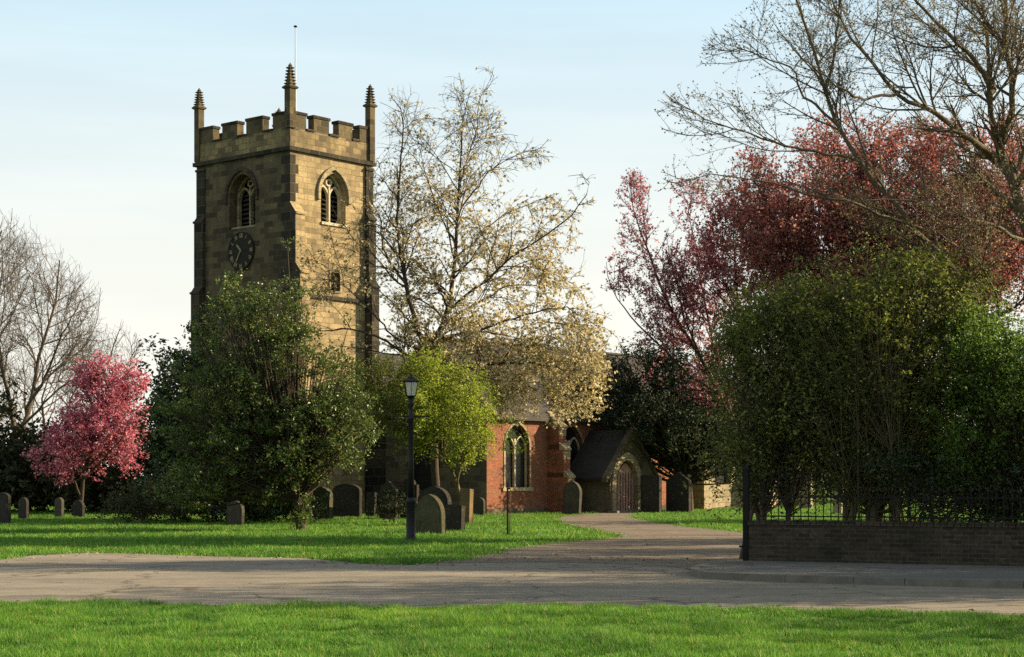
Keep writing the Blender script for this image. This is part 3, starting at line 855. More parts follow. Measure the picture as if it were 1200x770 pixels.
# ------------------------------------------------------------------ lamp post
LY = 3200/77.0
lamp = empty('street_lamp', (gx(481.5,LY), LY, 0), 'black cast-iron lamp post with four-sided lantern beside the gravestones', 'street lamp', rz=R(8))
m = MB()
m.lathe(0,0,[(.17,0),(.17,.06),(.13,.10),(.115,.14),(.115,.95),(.135,.98),(.12,1.03),(.085,1.08)],12)
m.build('base', M['lamp_black'], lamp, True)
m = MB(); m.lathe(0,0,[(.082,1.05),(.072,2.0),(.062,2.95),(.09,2.98),(.09,3.03),(.06,3.06),(.052,3.30),(.08,3.34),(.08,3.38),(.05,3.42),(.06,3.52)],12)
m.build('post', M['lamp_black'], lamp, True)
m = MB(); m.bar((-.44,0,3.06),(.44,0,3.06),.017); m.lathe(-.44,0,[(.03,3.04),(.03,3.08)],6); m.lathe(.44,0,[(.03,3.04),(.03,3.08)],6)
m.build('ladder_bar', M['lamp_black'], lamp)
ln = MB()
for sx, sy in ((1,1),(1,-1),(-1,1),(-1,-1)):
    ln.bar((sx*.125,sy*.125,3.56),(sx*.19,sy*.19,3.93),.015,4)
ln.frustum(0,0,3.50,3.56,.08,.14)
ln.box(-.205,.205,-.205,.205,3.925,3.955)
ln.frustum(0,0,3.955,4.05,.23,.09); ln.frustum(0,0,4.05,4.09,.10,.06); ln.lathe(0,0,[(.025,4.09),(.035,4.13),(.01,4.17)],6)
for s in (-1,1): ln.bar((s*.0,-.13*1,3.56),(s*.0,-.19,3.93),.007,4)
ln.v = [(x*.86, y*.86, 3.5+(z-3.5)*.9) for x, y, z in ln.v]
lt = ln.build('lantern', M['lamp_black'], lamp)
m = MB(); m.frustum(0,0,3.563,3.878,.097,.148); m.build('glass', M['lamp_glass'], lt)

# ------------------------------------------------------------------ boundary wall, railing, gate post
bw = empty('boundary_wall', (*WALL_A, 0), 'low dark old brick boundary wall along the pavement', 'wall', rz=wall_ang)
m = MB(); m.box(.02, 13, 0, .34, -.1, .74); m.build('brickwork', M['old_brick'], bw)
m = MB()
k = 0.0
rng0 = random.Random(4)
while k < 13:
    m.box(k+.004, k+.106, -.02+rng0.uniform(-.012,.012), .36, .742, .82+rng0.uniform(-.014,.012)); k += .112
m.build('coping', M['old_brick'], bw)
rl = empty('iron_railing', (*wpt(.15, .17), .82), 'thin black iron railing standing on the brick wall', 'railing', rz=wall_ang)
m = MB(); m.box(0, 7.9, -.012, .012, .06, .085); m.build('rail', M['iron'], rl)
m = MB(); m.box(0, 7.9, -.012, .012, .40, .425); m.build('rail', M['iron'], rl)
bar_proto = None
s = .1; k = 0
tall_proto = None
while s < 7.8:
    tall = k < 8
    proto = tall_proto if tall else bar_proto
    if proto is None:
        m = MB(); h = .82 if tall else .50
        m.lathe(0,0,[(.0095,-.05),(.0095,h),(.022,h+.02),(.002,h+.10)],6)
        o = m.build('bar', M['iron'], rl)
        if tall: tall_proto = o
        else: bar_proto = o
    else:
        o = proto.copy(); C.objects.link(o); o.parent = rl
    o.location = (s, 0, 0)
    s += .133; k += 1
gp = empty('gate_post', (*wpt(-.06, .12), 0), 'plain black iron gate post at the end of the brick wall', 'gate post', rz=wall_ang)
m = MB(); m.box(-.05,.05,-.05,.05,-.1,1.70); m.build('post', M['iron'], gp)
m = MB(); m.frustum(0,0,1.70,1.74,.065,.065); m.frustum(0,0,1.74,1.79,.06,.015); m.build('cap', M['iron'], gp)
for hz_ in (.35, 1.35):
    m = MB(); m.bar((-.049,-.03,hz_),(-.12,-.03,hz_),.02); m.build('hinge', M['iron'], gp)

# ------------------------------------------------------------------ trees
class Env:
    """union of ellipsoids given as (px, py, Y, rx px, ry px, depth m)"""
    def __init__(s, els):
        s.c = np.array([at(e[0], e[1], e[2]) for e in els])
        s.r = np.array([[e[3]/FPX*e[2], e[5], e[4]/FPX*e[2]] for e in els])
    def inside(s, p, thr=1.0):
        d = ((p[:,None,:]-s.c[None])/s.r[None])**2
        return d.sum(-1).min(1) < thr
    def sample(s, n, rng, hollow=.45):
        vol = s.r.prod(1); k = rng.choice(len(s.c), n, p=vol**.8/(vol**.8).sum())
        v = rng.normal(size=(n,3)); v /= np.linalg.norm(v, axis=1)[:,None]
        rad = (hollow**3 + (1-hollow**3)*rng.random(n))**(1/3)
        return s.c[k] + v*(rad*rng.uniform(.88,1.16,n))[:,None]*s.r[k]

def resample(pts, K):
    pts = np.asarray(pts, float)
    # Catmull-Rom through the points, then even spacing
    q = np.vstack([2*pts[0]-pts[1], pts, 2*pts[-1]-pts[-2]])
    out = []
    for i in range(1, len(q)-2):
        for t in np.linspace(0, 1, 10, endpoint=False):
            a, b, c, d = q[i-1], q[i], q[i+1], q[i+2]
            out.append(.5*((2*b)+(-a+c)*t+(2*a-5*b+4*c-d)*t*t+(-a+3*b-3*c+d)*t**3))
    out.append(pts[-1]); out = np.array(out)
    L_ = np.r_[0, np.cumsum(np.linalg.norm(np.diff(out, axis=0), axis=1))]
    s = np.linspace(0, L_[-1], K)
    return np.stack([np.interp(s, L_, out[:,j]) for j in range(3)], 1)

def limbs(specs, K=14, wob=.0, rng=None, rs=.62):
    """specs: (points[(px,py,Y)...] or xyz arrays, r0, r1)"""
    P, Rr = [], []
    for pts, r0, r1 in specs:
        p = np.array([at(*q) for q in pts])
        p = resample(p, K)
        if wob and rng is not None:
            w = rng.normal(size=(K,3))*wob; w[0] = 0
            w = (w + np.roll(w,1,0) + np.roll(w,-1,0))/3; w[0] = 0
            p = p + w
        P.append(p); Rr.append(np.linspace(r0, r1, K)*rs)
    return np.array(P), np.array(Rr)

def lens(P): return np.linalg.norm(np.diff(P, axis=1), axis=2).sum(1)

def sprout(par, dens, ln, ang, rng, up=.0, jit=.18, K=6, t0=.2, t1=1.0, env=None, taper=.5, rk=.55, rmin=.004, rmax=1, grav=None, nmin=0, tip=True):
    P, Rr = par
    Lp = lens(P)
    n = np.maximum(nmin, np.floor(Lp*(t1-t0)*dens*2.1 + rng.random(len(Lp)))).astype(int)
    idx = np.repeat(np.arange(len(P)), n)
    if len(idx) == 0: return np.zeros((0,K,3)), np.zeros((0,K))
    t = t0 + (t1-t0)*rng.random(len(idx))
    if tip:   # one shoot carries on from each tip
        idx = np.r_[idx, np.arange(len(P))]; t = np.r_[t, np.full(len(P), .985)]
    Kp = P.shape[1]
    f = t*(Kp-1); i0 = np.minimum(f.astype(int), Kp-2); fr = (f-i0)[:,None]
    base = P[idx,i0]*(1-fr)+P[idx,i0+1]*fr
    tan = P[idx,i0+1]-P[idx,i0]; tan /= np.linalg.norm(tan,axis=1)[:,None]+1e-9
    rp = Rr[idx,i0]*(1-fr[:,0])+Rr[idx,i0+1]*fr[:,0]
    v = rng.normal(size=base.shape); v -= (v*tan).sum(1)[:,None]*tan; v /= np.linalg.norm(v,axis=1)[:,None]+1e-9
    a = np.radians(np.clip(rng.normal(ang[0], ang[1], len(idx)), 8, 110))
    if tip: a[-len(P):] *= .3
    d = np.cos(a)[:,None]*tan+np.sin(a)[:,None]*v
    Lc = 1.2*ln*rng.uniform(.55,1.25,len(idx))*(1-taper*t)
    Lc = np.minimum(Lc, np.maximum(.9*Lp[idx], .1))
    up_v = np.array([0,0,1.0])
    def grow(Lc):
        pts = [base]; dd = d.copy()
        rs = np.random.default_rng(7)
        for k in range(K-1):
            dd = dd + up_v*up + (grav*np.array([0,0,-1.0])*(k/(K-1)) if grav else 0) + rs.normal(size=dd.shape)*jit
            dd /= np.linalg.norm(dd,axis=1)[:,None]+1e-9
            pts.append(pts[-1]+dd*(Lc/(K-1))[:,None])
        return np.stack(pts,1)
    Pc = grow(Lc)
    if env is not None:
        thr = rng.uniform(.45,1.35,len(Pc))
        for _ in range(4):
            out = ~env.inside(Pc[:,-1], thr)
            Lc = np.where(out, Lc*.72, Lc); Pc = grow(Lc)
        keep = env.inside(Pc[:,K//2], thr)
        Pc, rp = Pc[keep], rp[keep]
    r0 = np.clip(rp*rk, rmin, rmax)
    Rc = r0[:,None]*np.linspace(1,.35,K)[None]
    return Pc, np.maximum(Rc, rmin*.6)

def tubes(levels, sides):
    VV, FF, b = [], [], 0
    for (P, Rr), S in zip(levels, sides):
        n, K = P.shape[:2]
        if n == 0: continue
        tan = np.gradient(P, axis=1); tan /= np.linalg.norm(tan,axis=2)[...,None]+1e-9
        ref = np.where(np.abs(tan[:,:1,2:3])>.9, np.array([1.0,0,0]), np.array([0,0,1.0]))
        ref = np.repeat(ref, K, 1)
        U = np.cross(tan, ref); U /= np.linalg.norm(U,axis=2)[...,None]+1e-9
        W = np.cross(tan, U)
        a = np.arange(S)*2*math.pi/S
        V = P[:,:,None]+Rr[:,:,None,None]*(np.cos(a)[None,None,:,None]*U[:,:,None]+np.sin(a)[None,None,:,None]*W[:,:,None])
        ii = np.arange(n)[:,None,None]*K*S; kk = np.arange(K-1)[None,:,None]*S; ss = np.arange(S)[None,None,:]
        f = np.stack([ii+kk+ss, ii+kk+(ss+1)%S, ii+kk+S+(ss+1)%S, ii+kk+S+ss], -1).reshape(-1,4)+b
        VV.append(V.reshape(-1,3)); FF.append(f); b += n*K*S
    return np.vstack(VV), np.vstack(FF)

def leaf_quads(c, rng, l, w, up=.3, var=.35, droop=0):
    n = len(c)
    nrm = rng.normal(size=(n,3)); nrm[:,2] = np.abs(nrm[:,2])+up; nrm /= np.linalg.norm(nrm,axis=1)[:,None]
    a = rng.normal(size=(n,3)); a[:,2] -= droop; a -= (a*nrm).sum(1)[:,None]*nrm; a /= np.linalg.norm(a,axis=1)[:,None]+1e-9
    b = np.cross(nrm, a)
    s = rng.uniform(1-var,1+var,n)[:,None]
    fold = nrm*(w*.25)*s
    V = np.stack([c-a*l*.5*s, c+b*w*.5*s+fold, c+a*l*.5*s, c-b*w*.5*s+fold],1).reshape(-1,3)
    return V, np.arange(4*n).reshape(n,4)

def along(par, dens, rng, spread, t0=.1):
    P, _ = par
    n = np.floor(lens(P)*dens+rng.random(len(P))).astype(int)
    idx = np.repeat(np.arange(len(P)), n)
    K = P.shape[1]
    f = (t0+(1-t0)*rng.random(len(idx)))*(K-1); i0 = np.minimum(f.astype(int), K-2); fr = (f-i0)[:,None]
    p = P[idx,i0]*(1-fr)+P[idx,i0+1]*fr
    return p + rng.normal(size=p.shape)*spread

def finish_tree(name, base, label, cat, group, levels, sides, bmat, leaves):
    e = empty(name, tuple(base), label, cat, group)
    V, F = tubes(levels, sides)
    np_mesh('trunk', V, F, 4, bmat, e, True, base)
    for nm, (V, F), lm in leaves:
        np_mesh(nm, V, F, F.shape[1], lm, e, False, base)
    return e

def clump_plant(name, base_px, Y, env, label, cat, group, mat, bmat, ncl, nleaf, l, w, csize, seed, stems=1, stem_r=.12, hollow=.5, spread=.25, up=.3, flat=.7, crown='crown', twig_r=.008, shoots=.13):
    """leafy crown of many clumps, each carried by a bent branch from a stem"""
    rng = np.random.default_rng(seed)
    base = np.array([gx(base_px, Y), Y, 0.0])
    cc = env.sample(ncl, rng, hollow)
    cc = cc[cc[:,2] > .25]
    far = rng.random(len(cc)) < shoots
    ctr = env.c.mean(0)
    cc[far] = ctr + (cc[far]-ctr)*rng.uniform(1.08,1.32,far.sum())[:,None]
    cc = cc[cc[:,2] > .25]
    lump = np.sin(cc[:,0]*2.1+seed)*np.sin(cc[:,2]*2.4+seed*.7)+.5*np.sin(cc[:,0]*4.3+cc[:,2]*3.7)
    cc = cc[lump > -.8]      # leave some gaps in the crown
    n = len(cc)
    # stems from the ground to the upper middle of the crown
    top = env.c.mean(0)
    S = []
    for k in range(stems):
        off = rng.uniform(-1,1,3)*spread*np.array([1,.5,0])
        tp = top + rng.normal(size=3)*env.r.mean(0)*(.35 if stems > 1 else .1)
        tp[2] = top[2] + env.r[:,2].max()*rng.uniform(.2,.6)
        b0 = base + (off if stems > 1 else 0); b0[2] = -.1
        mid = (b0*.6+tp*.4); mid[:2] = b0[:2]*.75+tp[:2]*.25
        mid = mid + rng.normal(size=3)*np.array([.16,.12,.05])*min(1.0, env.r.max()/2)
        q3 = mid*.45+tp*.55 + rng.normal(size=3)*np.array([.22,.15,.05])*min(1.0, env.r.max()/2)
        S.append(resample([b0, mid, q3, tp], 10))
    S = np.array(S)
    SR = np.repeat(np.linspace(stem_r, stem_r*.25, 10)[None], stems, 0)
    # branches: attach each clump to a stem point lower than it
    si = rng.integers(0, stems, n)
    tt = np.clip(rng.uniform(.25,.85,n), 0, 1)
    ii = (tt*9).astype(int)
    st = S[si, ii]
    st_low = st.copy()
    md = st*.45+cc*.55 + np.array([0,0,-.12])*np.linalg.norm(cc-st,axis=1)[:,None] + rng.normal(size=st.shape)*.08
    u = np.linspace(0,1,6)[None,:,None]
    B = (1-u)**2*st_low[:,None]+2*u*(1-u)*md[:,None]+u*u*cc[:,None]
    BR = np.clip(SR[si,ii]*.3, twig_r, .05)[:,None]*np.linspace(1,.3,6)[None]
    # leaves scattered round each clump, flattened a little, denser at the outside of the crown
    sz = csize*rng.uniform(.6,1.3,n)
    reps = rng.poisson(nleaf*(sz/csize)**1.5)
    k = np.repeat(np.arange(n), reps)
    sub = rng.normal(size=(n,9,3))*sz[:,None,None]*np.array([1,1,flat])     # leaves gather on short shoots
    pos = cc[k]+sub[k, rng.integers(0,9,len(k))]+rng.normal(size=(len(k),3))*(csize*.30)
    pos = pos[pos[:,2] > .05]
    tw = sprout((B, BR), 1.1, csize*1.3, (50,18), rng, K=3, t0=.4, rmin=twig_r*.7, tip=False)
    return finish_tree(name, base, label, cat, group, [(S,SR),(B,BR),tw], [8,4,3], bmat,
                       [(crown, leaf_quads(pos, rng, l, w, up, .5), mat)])

# --- bare trees beyond the churchyard on the left
def bare_tree(trunk_specs, env, base, label, seed, dens=(.95,1.2,1.4,1.2), ln=(4.4,2.4,1.2,.6), bmat=None, rm=.011):
    rng = np.random.default_rng(seed)
    lv0 = limbs(trunk_specs, 14, .12, rng)
    lv1 = sprout(lv0, dens[0], ln[0], (38,12), rng, .06, .14, 8, .25, 1, env, .45, .55, rm*1.8)
    lv2 = sprout(lv1, dens[1], ln[1], (40,14), rng, .07, .18, 6, .2, 1, env, .4, .6, rm*1.1)
    lv3 = sprout(lv2, dens[2], ln[2], (42,15), rng, .06, .2, 5, .15, 1, env, .4, .7, rm*.85)
    lv4 = sprout(lv3, dens[3], ln[3], (42,15), rng, .05, .2, 4, .15, 1, env, .3, .8, rm*.7)
    e = empty('bare_tree', tuple(base), label, 'tree', 'bare winter trees on the left')
    V, F = tubes([lv0,lv1,lv2], [7,5,4]); np_mesh('trunk', V, F, 4, bmat or M['bark_grey'], e, True, base)
    V, F = tubes([lv3,lv4], [3,3]); np_mesh('crown', V, F, 4, bmat or M['bark_grey'], e, True, base)
Yb = 84.0
b = np.array([gx(20,Yb), Yb, 0.])
bare_tree([([(20,596,Yb),(22,520,Yb),(45,440,Yb+1),(62,360,Yb+1),(70,305,Yb+1)],.28,.05),
           ([(22,520,Yb),(5,450,Yb-1),(-4,380,Yb-2),(2,300,Yb-2)],.2,.04),
           ([(30,480,Yb),(62,425,Yb-1),(78,380,Yb-2),(95,352,Yb-2)],.14,.03),
           ([(24,500,Yb),(55,470,Yb-2),(80,452,Yb-2),(112,440,Yb-3)],.13,.03)],
          Env([(35,400,Yb,75,110,6),(10,330,Yb,60,75,5),(68,370,Yb,45,70,5),(95,420,Yb,38,45,4)]), b,
          'tall bare tree with upswept limbs at the left of the photo', 11)
b = np.array([gx(-55,90.), 90., 0.])
bare_tree([([(-55,594,90),(-50,500,90),(-30,400,90),(-12,320,89),(0,270,89)],.3,.05),([(-50,480,90),(-15,420,88),(15,370,88),(36,320,88)],.16,.03)],
          Env([(-35,390,90,75,130,6),(5,320,90,38,62,5)]), b, 'tallest bare tree, cut by the left edge of the photo', 12)
b = np.array([gx(122,96.), 96., 0.])
bare_tree([([(122,591,96),(120,540,96),(112,470,96),(128,420,96),(138,388,96)],.22,.04),([(119,520,96),(100,450,95),(96,400,95)],.13,.03),([(118,500,96),(140,450,96),(158,415,96)],.12,.03)],
          Env([(115,460,96,55,75,5),(135,420,96,35,42,4)]), b, 'lower spreading bare tree rising behind the pink blossom', 13, dens=(.8,1.0,1.1,.9), bmat=M['bark_brown'])
b = np.array([gx(62,90.), 90., 0.])
bare_tree([([(62,593,90),(58,530,90),(50,470,90),(60,430,90)],.2,.04),([(60,540,90),(30,500,88),(5,470,88)],.12,.03),([(58,520,90),(85,470,89),(95,440,89)],.12,.03)],
          Env([(55,480,90,75,70,5)]), b, 'small dense bare tree low between the taller bare trees', 14, dens=(.9,1.0,1.1,.9), bmat=M['bark_brown'])

# --- far dark evergreen hedge bushes
hz = [(-30,520,76,70,70),(50,540,76,62,50),(135,548,76,60,44),(235,530,104,60,55),(320,540,104,70,50),(640,520,112,90,55),(830,520,118,80,55),(930,515,114,70,60),(1040,520,110,80,60),(1150,525,108,80,55),(1260,520,106,80,60)]
hl = ['dark far evergreen at the left edge behind the headstones','dark far evergreen behind the small headstones','dark far evergreen behind the pink tree trunk',
      'far evergreen behind the holly on its left','far evergreen behind the holly and tower foot','far evergreen beyond the church roof','far evergreen beyond the chancel end',
      'far evergreen seen above the gate post','far evergreen behind the thick stemmed thicket','far evergreen behind the bright green shrub','far evergreen past the right end of the wall']
for i, (px, py, Y, rx, ry) in enumerate(hz):
    clump_plant('evergreen_tree', px, Y, Env([(px,py+10,Y,rx,ry,3.5),(px-rx*.4,py+25,Y-1,rx*.6,ry*.7,3)]), hl[i], 'tree', 'dark evergreens behind the churchyard',
                M['far_leaf'], M['bark_dark'], 170, 60, .26, .13, .42, 100+i, hollow=.5)

# --- pink cherry
Yp = 68.0
rng = np.random.default_rng(21)
envp = Env([(118,462,Yp,48,44,2.2),(92,515,Yp,52,48,2.2),(140,515,Yp,48,52,2.2),(152,445,Yp,24,28,1.4),(62,530,Yp,30,36,1.6),(95,560,Yp,45,18,1.6),(170,490,Yp,24,22,1.2)])
lv0 = limbs([([(97,606,Yp),(95,585,Yp),(98,560,Yp),(108,520,Yp),(120,470,Yp),(135,425,Yp)],.15,.03),
             ([(96,585,Yp),(85,560,Yp-.4),(68,535,Yp-.8)],.09,.02),([(98,562,Yp),(120,540,Yp-.6),(150,505,Yp-1)],.09,.02),
             ([(98,560,Yp),(80,520,Yp+.8),(75,490,Yp+1)],.08,.02),([(106,525,Yp),(140,480,Yp+.8),(160,440,Yp+.8)],.08,.02)], 12, .05, rng)
lv1 = sprout(lv0, 2.2, 1.7, (48,14), rng, .02, .15, 6, .25, 1, envp, .4, .6, .012)
lv2 = sprout(lv1, 3.2, .8, (48,16), rng, .02, .18, 5, .15, 1, envp, .4, .6, .008)
lv3 = sprout(lv2, 4.0, .42, (48,16), rng, .0, .2, 4, .15, 1, envp, .3, .7, .006)
pp = np.vstack([along(lv3, 24, rng, .055), along(lv2, 9, rng, .07)])
finish_tree('pink_cherry_tree', (gx(97,Yp),Yp,0), 'small cherry tree covered in deep pink blossom', 'tree', None, [lv0,lv1,lv2,lv3], [7,5,3,3], M['bark_dark'],
            [('crown', leaf_quads(pp, rng, .10, .08, .1), M['pink'])])

# --- evergreen behind the holly, holly, low bush
clump_plant('laurel_tree', 215, 61., Env([(215,480,61,34,80,2),(255,490,62,60,80,2.4),(200,545,61,26,55,1.8),(300,520,62,60,70,2),(215,585,59,48,34,1.8),(285,582,58.6,58,36,1.6),(322,588,59,30,30,1.3)]),
            'dark glossy evergreen behind the holly on its left side', 'tree', None, M['laurel'], M['bark_dark'], 640, 85, .15, .08, .30, 31, hollow=.55)
Yh = 50.0
clump_plant('holly_tree', 354, Yh, Env([(290,405,Yh,66,68,1.6),(278,358,Yh,38,34,.9),(258,478,Yh,72,62,1.9),(350,455,Yh,70,72,1.9),(375,505,Yh,64,48,1.8),(300,525,Yh,92,55,2.0),(330,372,Yh,44,44,1.2),(240,545,Yh,48,40,1.5),(405,480,Yh,32,36,1.2),(310,562,Yh+.8,50,28,1.1),(225,570,Yh+1,36,30,1.1)]),
            'broad glossy green holly tree standing in front of the church tower', 'tree', None, M['holly'], M['bark_dark'], 900, 82, .085, .05, .19, 32, stem_r=.16, hollow=.45, flat=.65, shoots=.03)
clump_plant('bush', 172, 57., Env([(172,590,57,46,26,1.1),(150,598,57,30,18,.9),(200,592,57,24,24,.9)]), 'low straggling brown-green bush left of the holly', 'bush', None,
            M['bush'], M['bark_brown'], 130, 60, .075, .045, .16, 33, stems=5, stem_r=.03, hollow=.3)
clump_plant('bush', 340, 50.5, Env([(336,617,50.5,14,9,.4),(357,600,49.75,10,26,.28)]), 'small tuft of ivy shoots at the foot of the holly', 'bush', None,
            M['holly'], M['bark_green'], 60, 28, .07, .045, .08, 34, stems=3, stem_r=.015, hollow=.2)
clump_plant('bush', 457, 57., Env([(457,594,57,19,20,.6)]), 'clipped dark round bush in front of the pointed headstone', 'bush', None,
            M['yew'], M['bark_dark'], 60, 50, .06, .035, .12, 35, stems=3, stem_r=.02, hollow=.4)

# --- cream blossoming tree
Yw = 63.0
rng = np.random.default_rng(41)
envw = Env([(560,400,Yw,120,95,4),(640,430,Yw,82,60,3.2),(540,270,Yw,95,120,3.6),(470,300,Yw,70,130,3),(660,455,Yw-1,66,50,2.6),(600,450,Yw-1,70,50,2.6),(615,320,Yw,78,76,3),(400,320,Yw-1,75,95,2.4),(545,150,Yw,48,60,2),(684,222,Yw-2,20,22,.7),(566,100,Yw-.8,20,24,.8),(625,180,Yw-1.3,34,20,.8),(480,150,Yw,36,55,1.8),(640,275,Yw,50,56,2.2),(680,415,Yw-2,42,76,2.0),(440,410,Yw,70,60,2.5)])
lv0 = limbs([([(512,610,Yw),(510,540,Yw),(508,470,Yw),(502,405,Yw),(522,370,Yw),(536,290,Yw),(540,220,Yw),(540,160,Yw),(548,118,Yw)],.26,.02),
             ([(504,420,Yw),(488,385,Yw-.5),(474,330,Yw-.8),(466,262,Yw-1),(470,190,Yw-1),(476,135,Yw-1),(460,112,Yw-1)],.16,.02),
             ([(500,430,Yw),(470,410,Yw-1.2),(440,395,Yw-2),(395,385,Yw-2.5),(360,392,Yw-3)],.11,.02),
             ([(474,330,Yw-.8),(450,290,Yw-1.6),(436,240,Yw-2),(430,205,Yw-2)],.07,.015),
             ([(536,290,Yw),(515,250,Yw+.8),(500,215,Yw+1.2),(488,165,Yw+1.5)],.07,.012),
             ([(540,220,Yw),(556,160,Yw-.6),(566,110,Yw-.8),(574,92,Yw-.8)],.05,.01),
             ([(538,250,Yw),(575,200,Yw-1),(610,180,Yw-1.3),(634,172,Yw-1.5)],.05,.01),
             ([(524,365,Yw),(580,320,Yw-1.2),(625,285,Yw-1.6),(670,250,Yw-2),(692,222,Yw-2),(684,203,Yw-2),(664,206,Yw-2)],.09,.012),
             ([(512,400,Yw),(560,390,Yw-1.5),(610,370,Yw-2),(660,360,Yw-2.2),(700,380,Yw-2.4)],.10,.015),
             ([(520,380,Yw),(570,350,Yw+1.5),(620,330,Yw+2),(668,340,Yw+2.2)],.09,.015),
             ([(508,430,Yw),(560,430,Yw-1.8),(620,425,Yw-2.4),(680,440,Yw-2.6),(712,470,Yw-2.6)],.09,.015),([(508,440,Yw),(560,445,Yw-1),(610,450,Yw-1.4),(650,470,Yw-1.6)],.07,.015),
             ([(536,300,Yw),(580,260,Yw+1),(630,235,Yw+1.4),(660,245,Yw+1.4)],.06,.012),
             ([(470,400,Yw-1.2),(430,360,Yw-2.4),(390,330,Yw-3),(358,330,Yw-3.2)],.06,.012),
             ([(470,320,Yw-1),(430,300,Yw-2.2),(400,260,Yw-2.8),(385,240,Yw-3)],.05,.01)], 18, .10, rng)
lv1 = sprout(lv0, 1.6, 2.2, (46,15), rng, .04, .11, 7, .2, 1, envw, .35, .55, .013, grav=.12)
lv2 = sprout(lv1, 2.2, 1.15, (46,16), rng, -.01, .13, 6, .15, 1, envw, .3, .6, .009, grav=.25)
lv3 = sprout(lv2, 2.7, .6, (46,16), rng, -.04, .13, 4, .15, 1, envw, .3, .7, .007, grav=.25)
pp = np.vstack([along(lv3, 10, rng, .03), along(lv2, 6, rng, .03), along(lv1, 3, rng, .04)])
# blossom is thick low on the right and sparse on the upper and left twigs
ppx = pp[:,0]/pp[:,1]*FPX+CX; ppy = HY-(pp[:,2]-CAM_H)/pp[:,1]*FPX
wt = np.clip((ppy-110)/260, .22, .95)*np.clip((ppx-370)/130, .40, 1)
keep = rng.random(len(pp)) < wt
lowm = np.vstack([along(lv3, 19, rng, .10), along(lv2, 10, rng, .12)])
lx = lowm[:,0]/lowm[:,1]*FPX+CX; ly = HY-(lowm[:,2]-CAM_H)/lowm[:,1]*FPX
k2 = rng.random(len(lowm)) < np.clip((ly-320)/140,0,.22)*np.clip((lx-500)/70,0,1)
pp = np.vstack([pp[keep], lowm[k2]])
finish_tree('blossom_tree', (gx(512,Yw),Yw,0), 'tall spreading tree in cream blossom right of the tower', 'tree', None, [lv0,lv1,lv2,lv3], [8,5,3,3], M['bark_dark'],
            [('crown', leaf_quads(pp, rng, .10, .078, .1, .6), M['cream'])])

# --- fresh green leaning tree, with an olive half to its left
Yg = 58.0
rng = np.random.default_rng(51)
envg = Env([(520,490,Yg,72,58,2),(470,455,Yg,70,45,2),(550,510,Yg,40,48,1.6),(430,465,Yg+1,58,60,2.0),(560,470,Yg,36,40,1.3),(505,440,Yg,60,36,1.8)])
lv0 = limbs([([(548,615,Yg),(541,585,Yg),(531,552,Yg),(515,520,Yg),(500,480,Yg),(492,440,Yg)],.15,.03),
             ([(531,552,Yg),(520,540,Yg-.4),(490,505,Yg-.8),(450,480,Yg-1)],.09,.02),([(535,560,Yg),(548,530,Yg-.5),(562,495,Yg-.8)],.08,.02),
             ([(520,530,Yg),(535,490,Yg+.8),(550,460,Yg+1)],.08,.02),([(512,515,Yg),(470,470,Yg+1),(425,445,Yg+1.2)],.08,.02)], 12, .05, rng)
lv1 = sprout(lv0, 2.8, 1.8, (50,14), rng, -.01, .16, 6, .22, 1, envg, .4, .6, .012)
lv2 = sprout(lv1, 3.4, .8, (50,16), rng, -.02, .18, 5, .15, 1, envg, .4, .6, .008)
lv3 = sprout(lv2, 4.0, .4, (50,16), rng, -.02, .2, 4, .15, 1, envg, .3, .7, .006)
pp = np.vstack([along(lv3, 24, rng, .07), along(lv2, 9, rng, .08)])
isl = (pp[:,0]/pp[:,1]*FPX+CX) + rng.normal(size=len(pp))*14 < 478
finish_tree('hawthorn_tree', (gx(548,Yg),Yg,0), 'small leaning tree with fresh lime green leaves behind the lamp post', 'tree', None, [lv0,lv1,lv2,lv3], [8,5,3,3], M['bark_green'],
            [('crown', leaf_quads(pp[~isl], rng, .085, .05, .2), M['lime']), ('crown', leaf_quads(pp[isl], rng, .085, .05, .2), M['olive'])])

# --- staked sapling in front of the brick wall
Ys = 3200/(628-HY)
rng = np.random.default_rng(55)
envs = Env([(603,515,Ys,24,32,.7)])
lv0 = limbs([([(597,628,Ys),(597.5,575,Ys),(598,520,Ys),(602,490,Ys)],.022,.008),([(598,545,Ys),(590,520,Ys),(588,500,Ys)],.012,.005),([(598,550,Ys),(612,525,Ys),(618,508,Ys)],.012,.005)], 10, .01, rng)
lv1 = sprout(lv0, 5, .45, (45,14), rng, .05, .15, 5, .35, 1, envs, .3, .6, .005)
pp = along(lv1, 26, rng, .05)
sp = finish_tree('sapling', (gx(597,Ys),Ys,0), 'thin young sapling tied to a stake in front of the brick wall', 'tree', None, [lv0,lv1], [6,3], M['bark_brown'],
            [('crown', leaf_quads(pp, rng, .07, .045, .2), M['lime'])])
m = MB(); m.box(-.075,-.025,-.02,.03,-.1,1.42); m.build('stake', M['bark_dark'], sp)
m = MB(); m.box(-.08,.03,-.03,.035,1.25,1.29); m.build('tie', M['iron'], sp)

# --- yew over the porch
clump_plant('yew_tree', 806, 77.4, Env([(772,470,77.4,60,58,1.8),(718,488,77.6,44,44,1.3),(828,480,77.4,50,75,2.0),(755,438,77.6,56,34,1.5),(858,515,76.6,36,44,1.6),(800,522,77.2,52,28,1.4),(745,512,76.8,34,26,1.1),(785,496,74.7,36,30,.8),(745,486,75.0,34,24,.8),(700,455,77.8,26,22,1.0)]),
            'very dark yew tree spreading beside the church porch', 'tree', None, M['yew'], M['bark_dark'], 700, 85, .13, .065, .32, 61, stem_r=.3, hollow=.4)

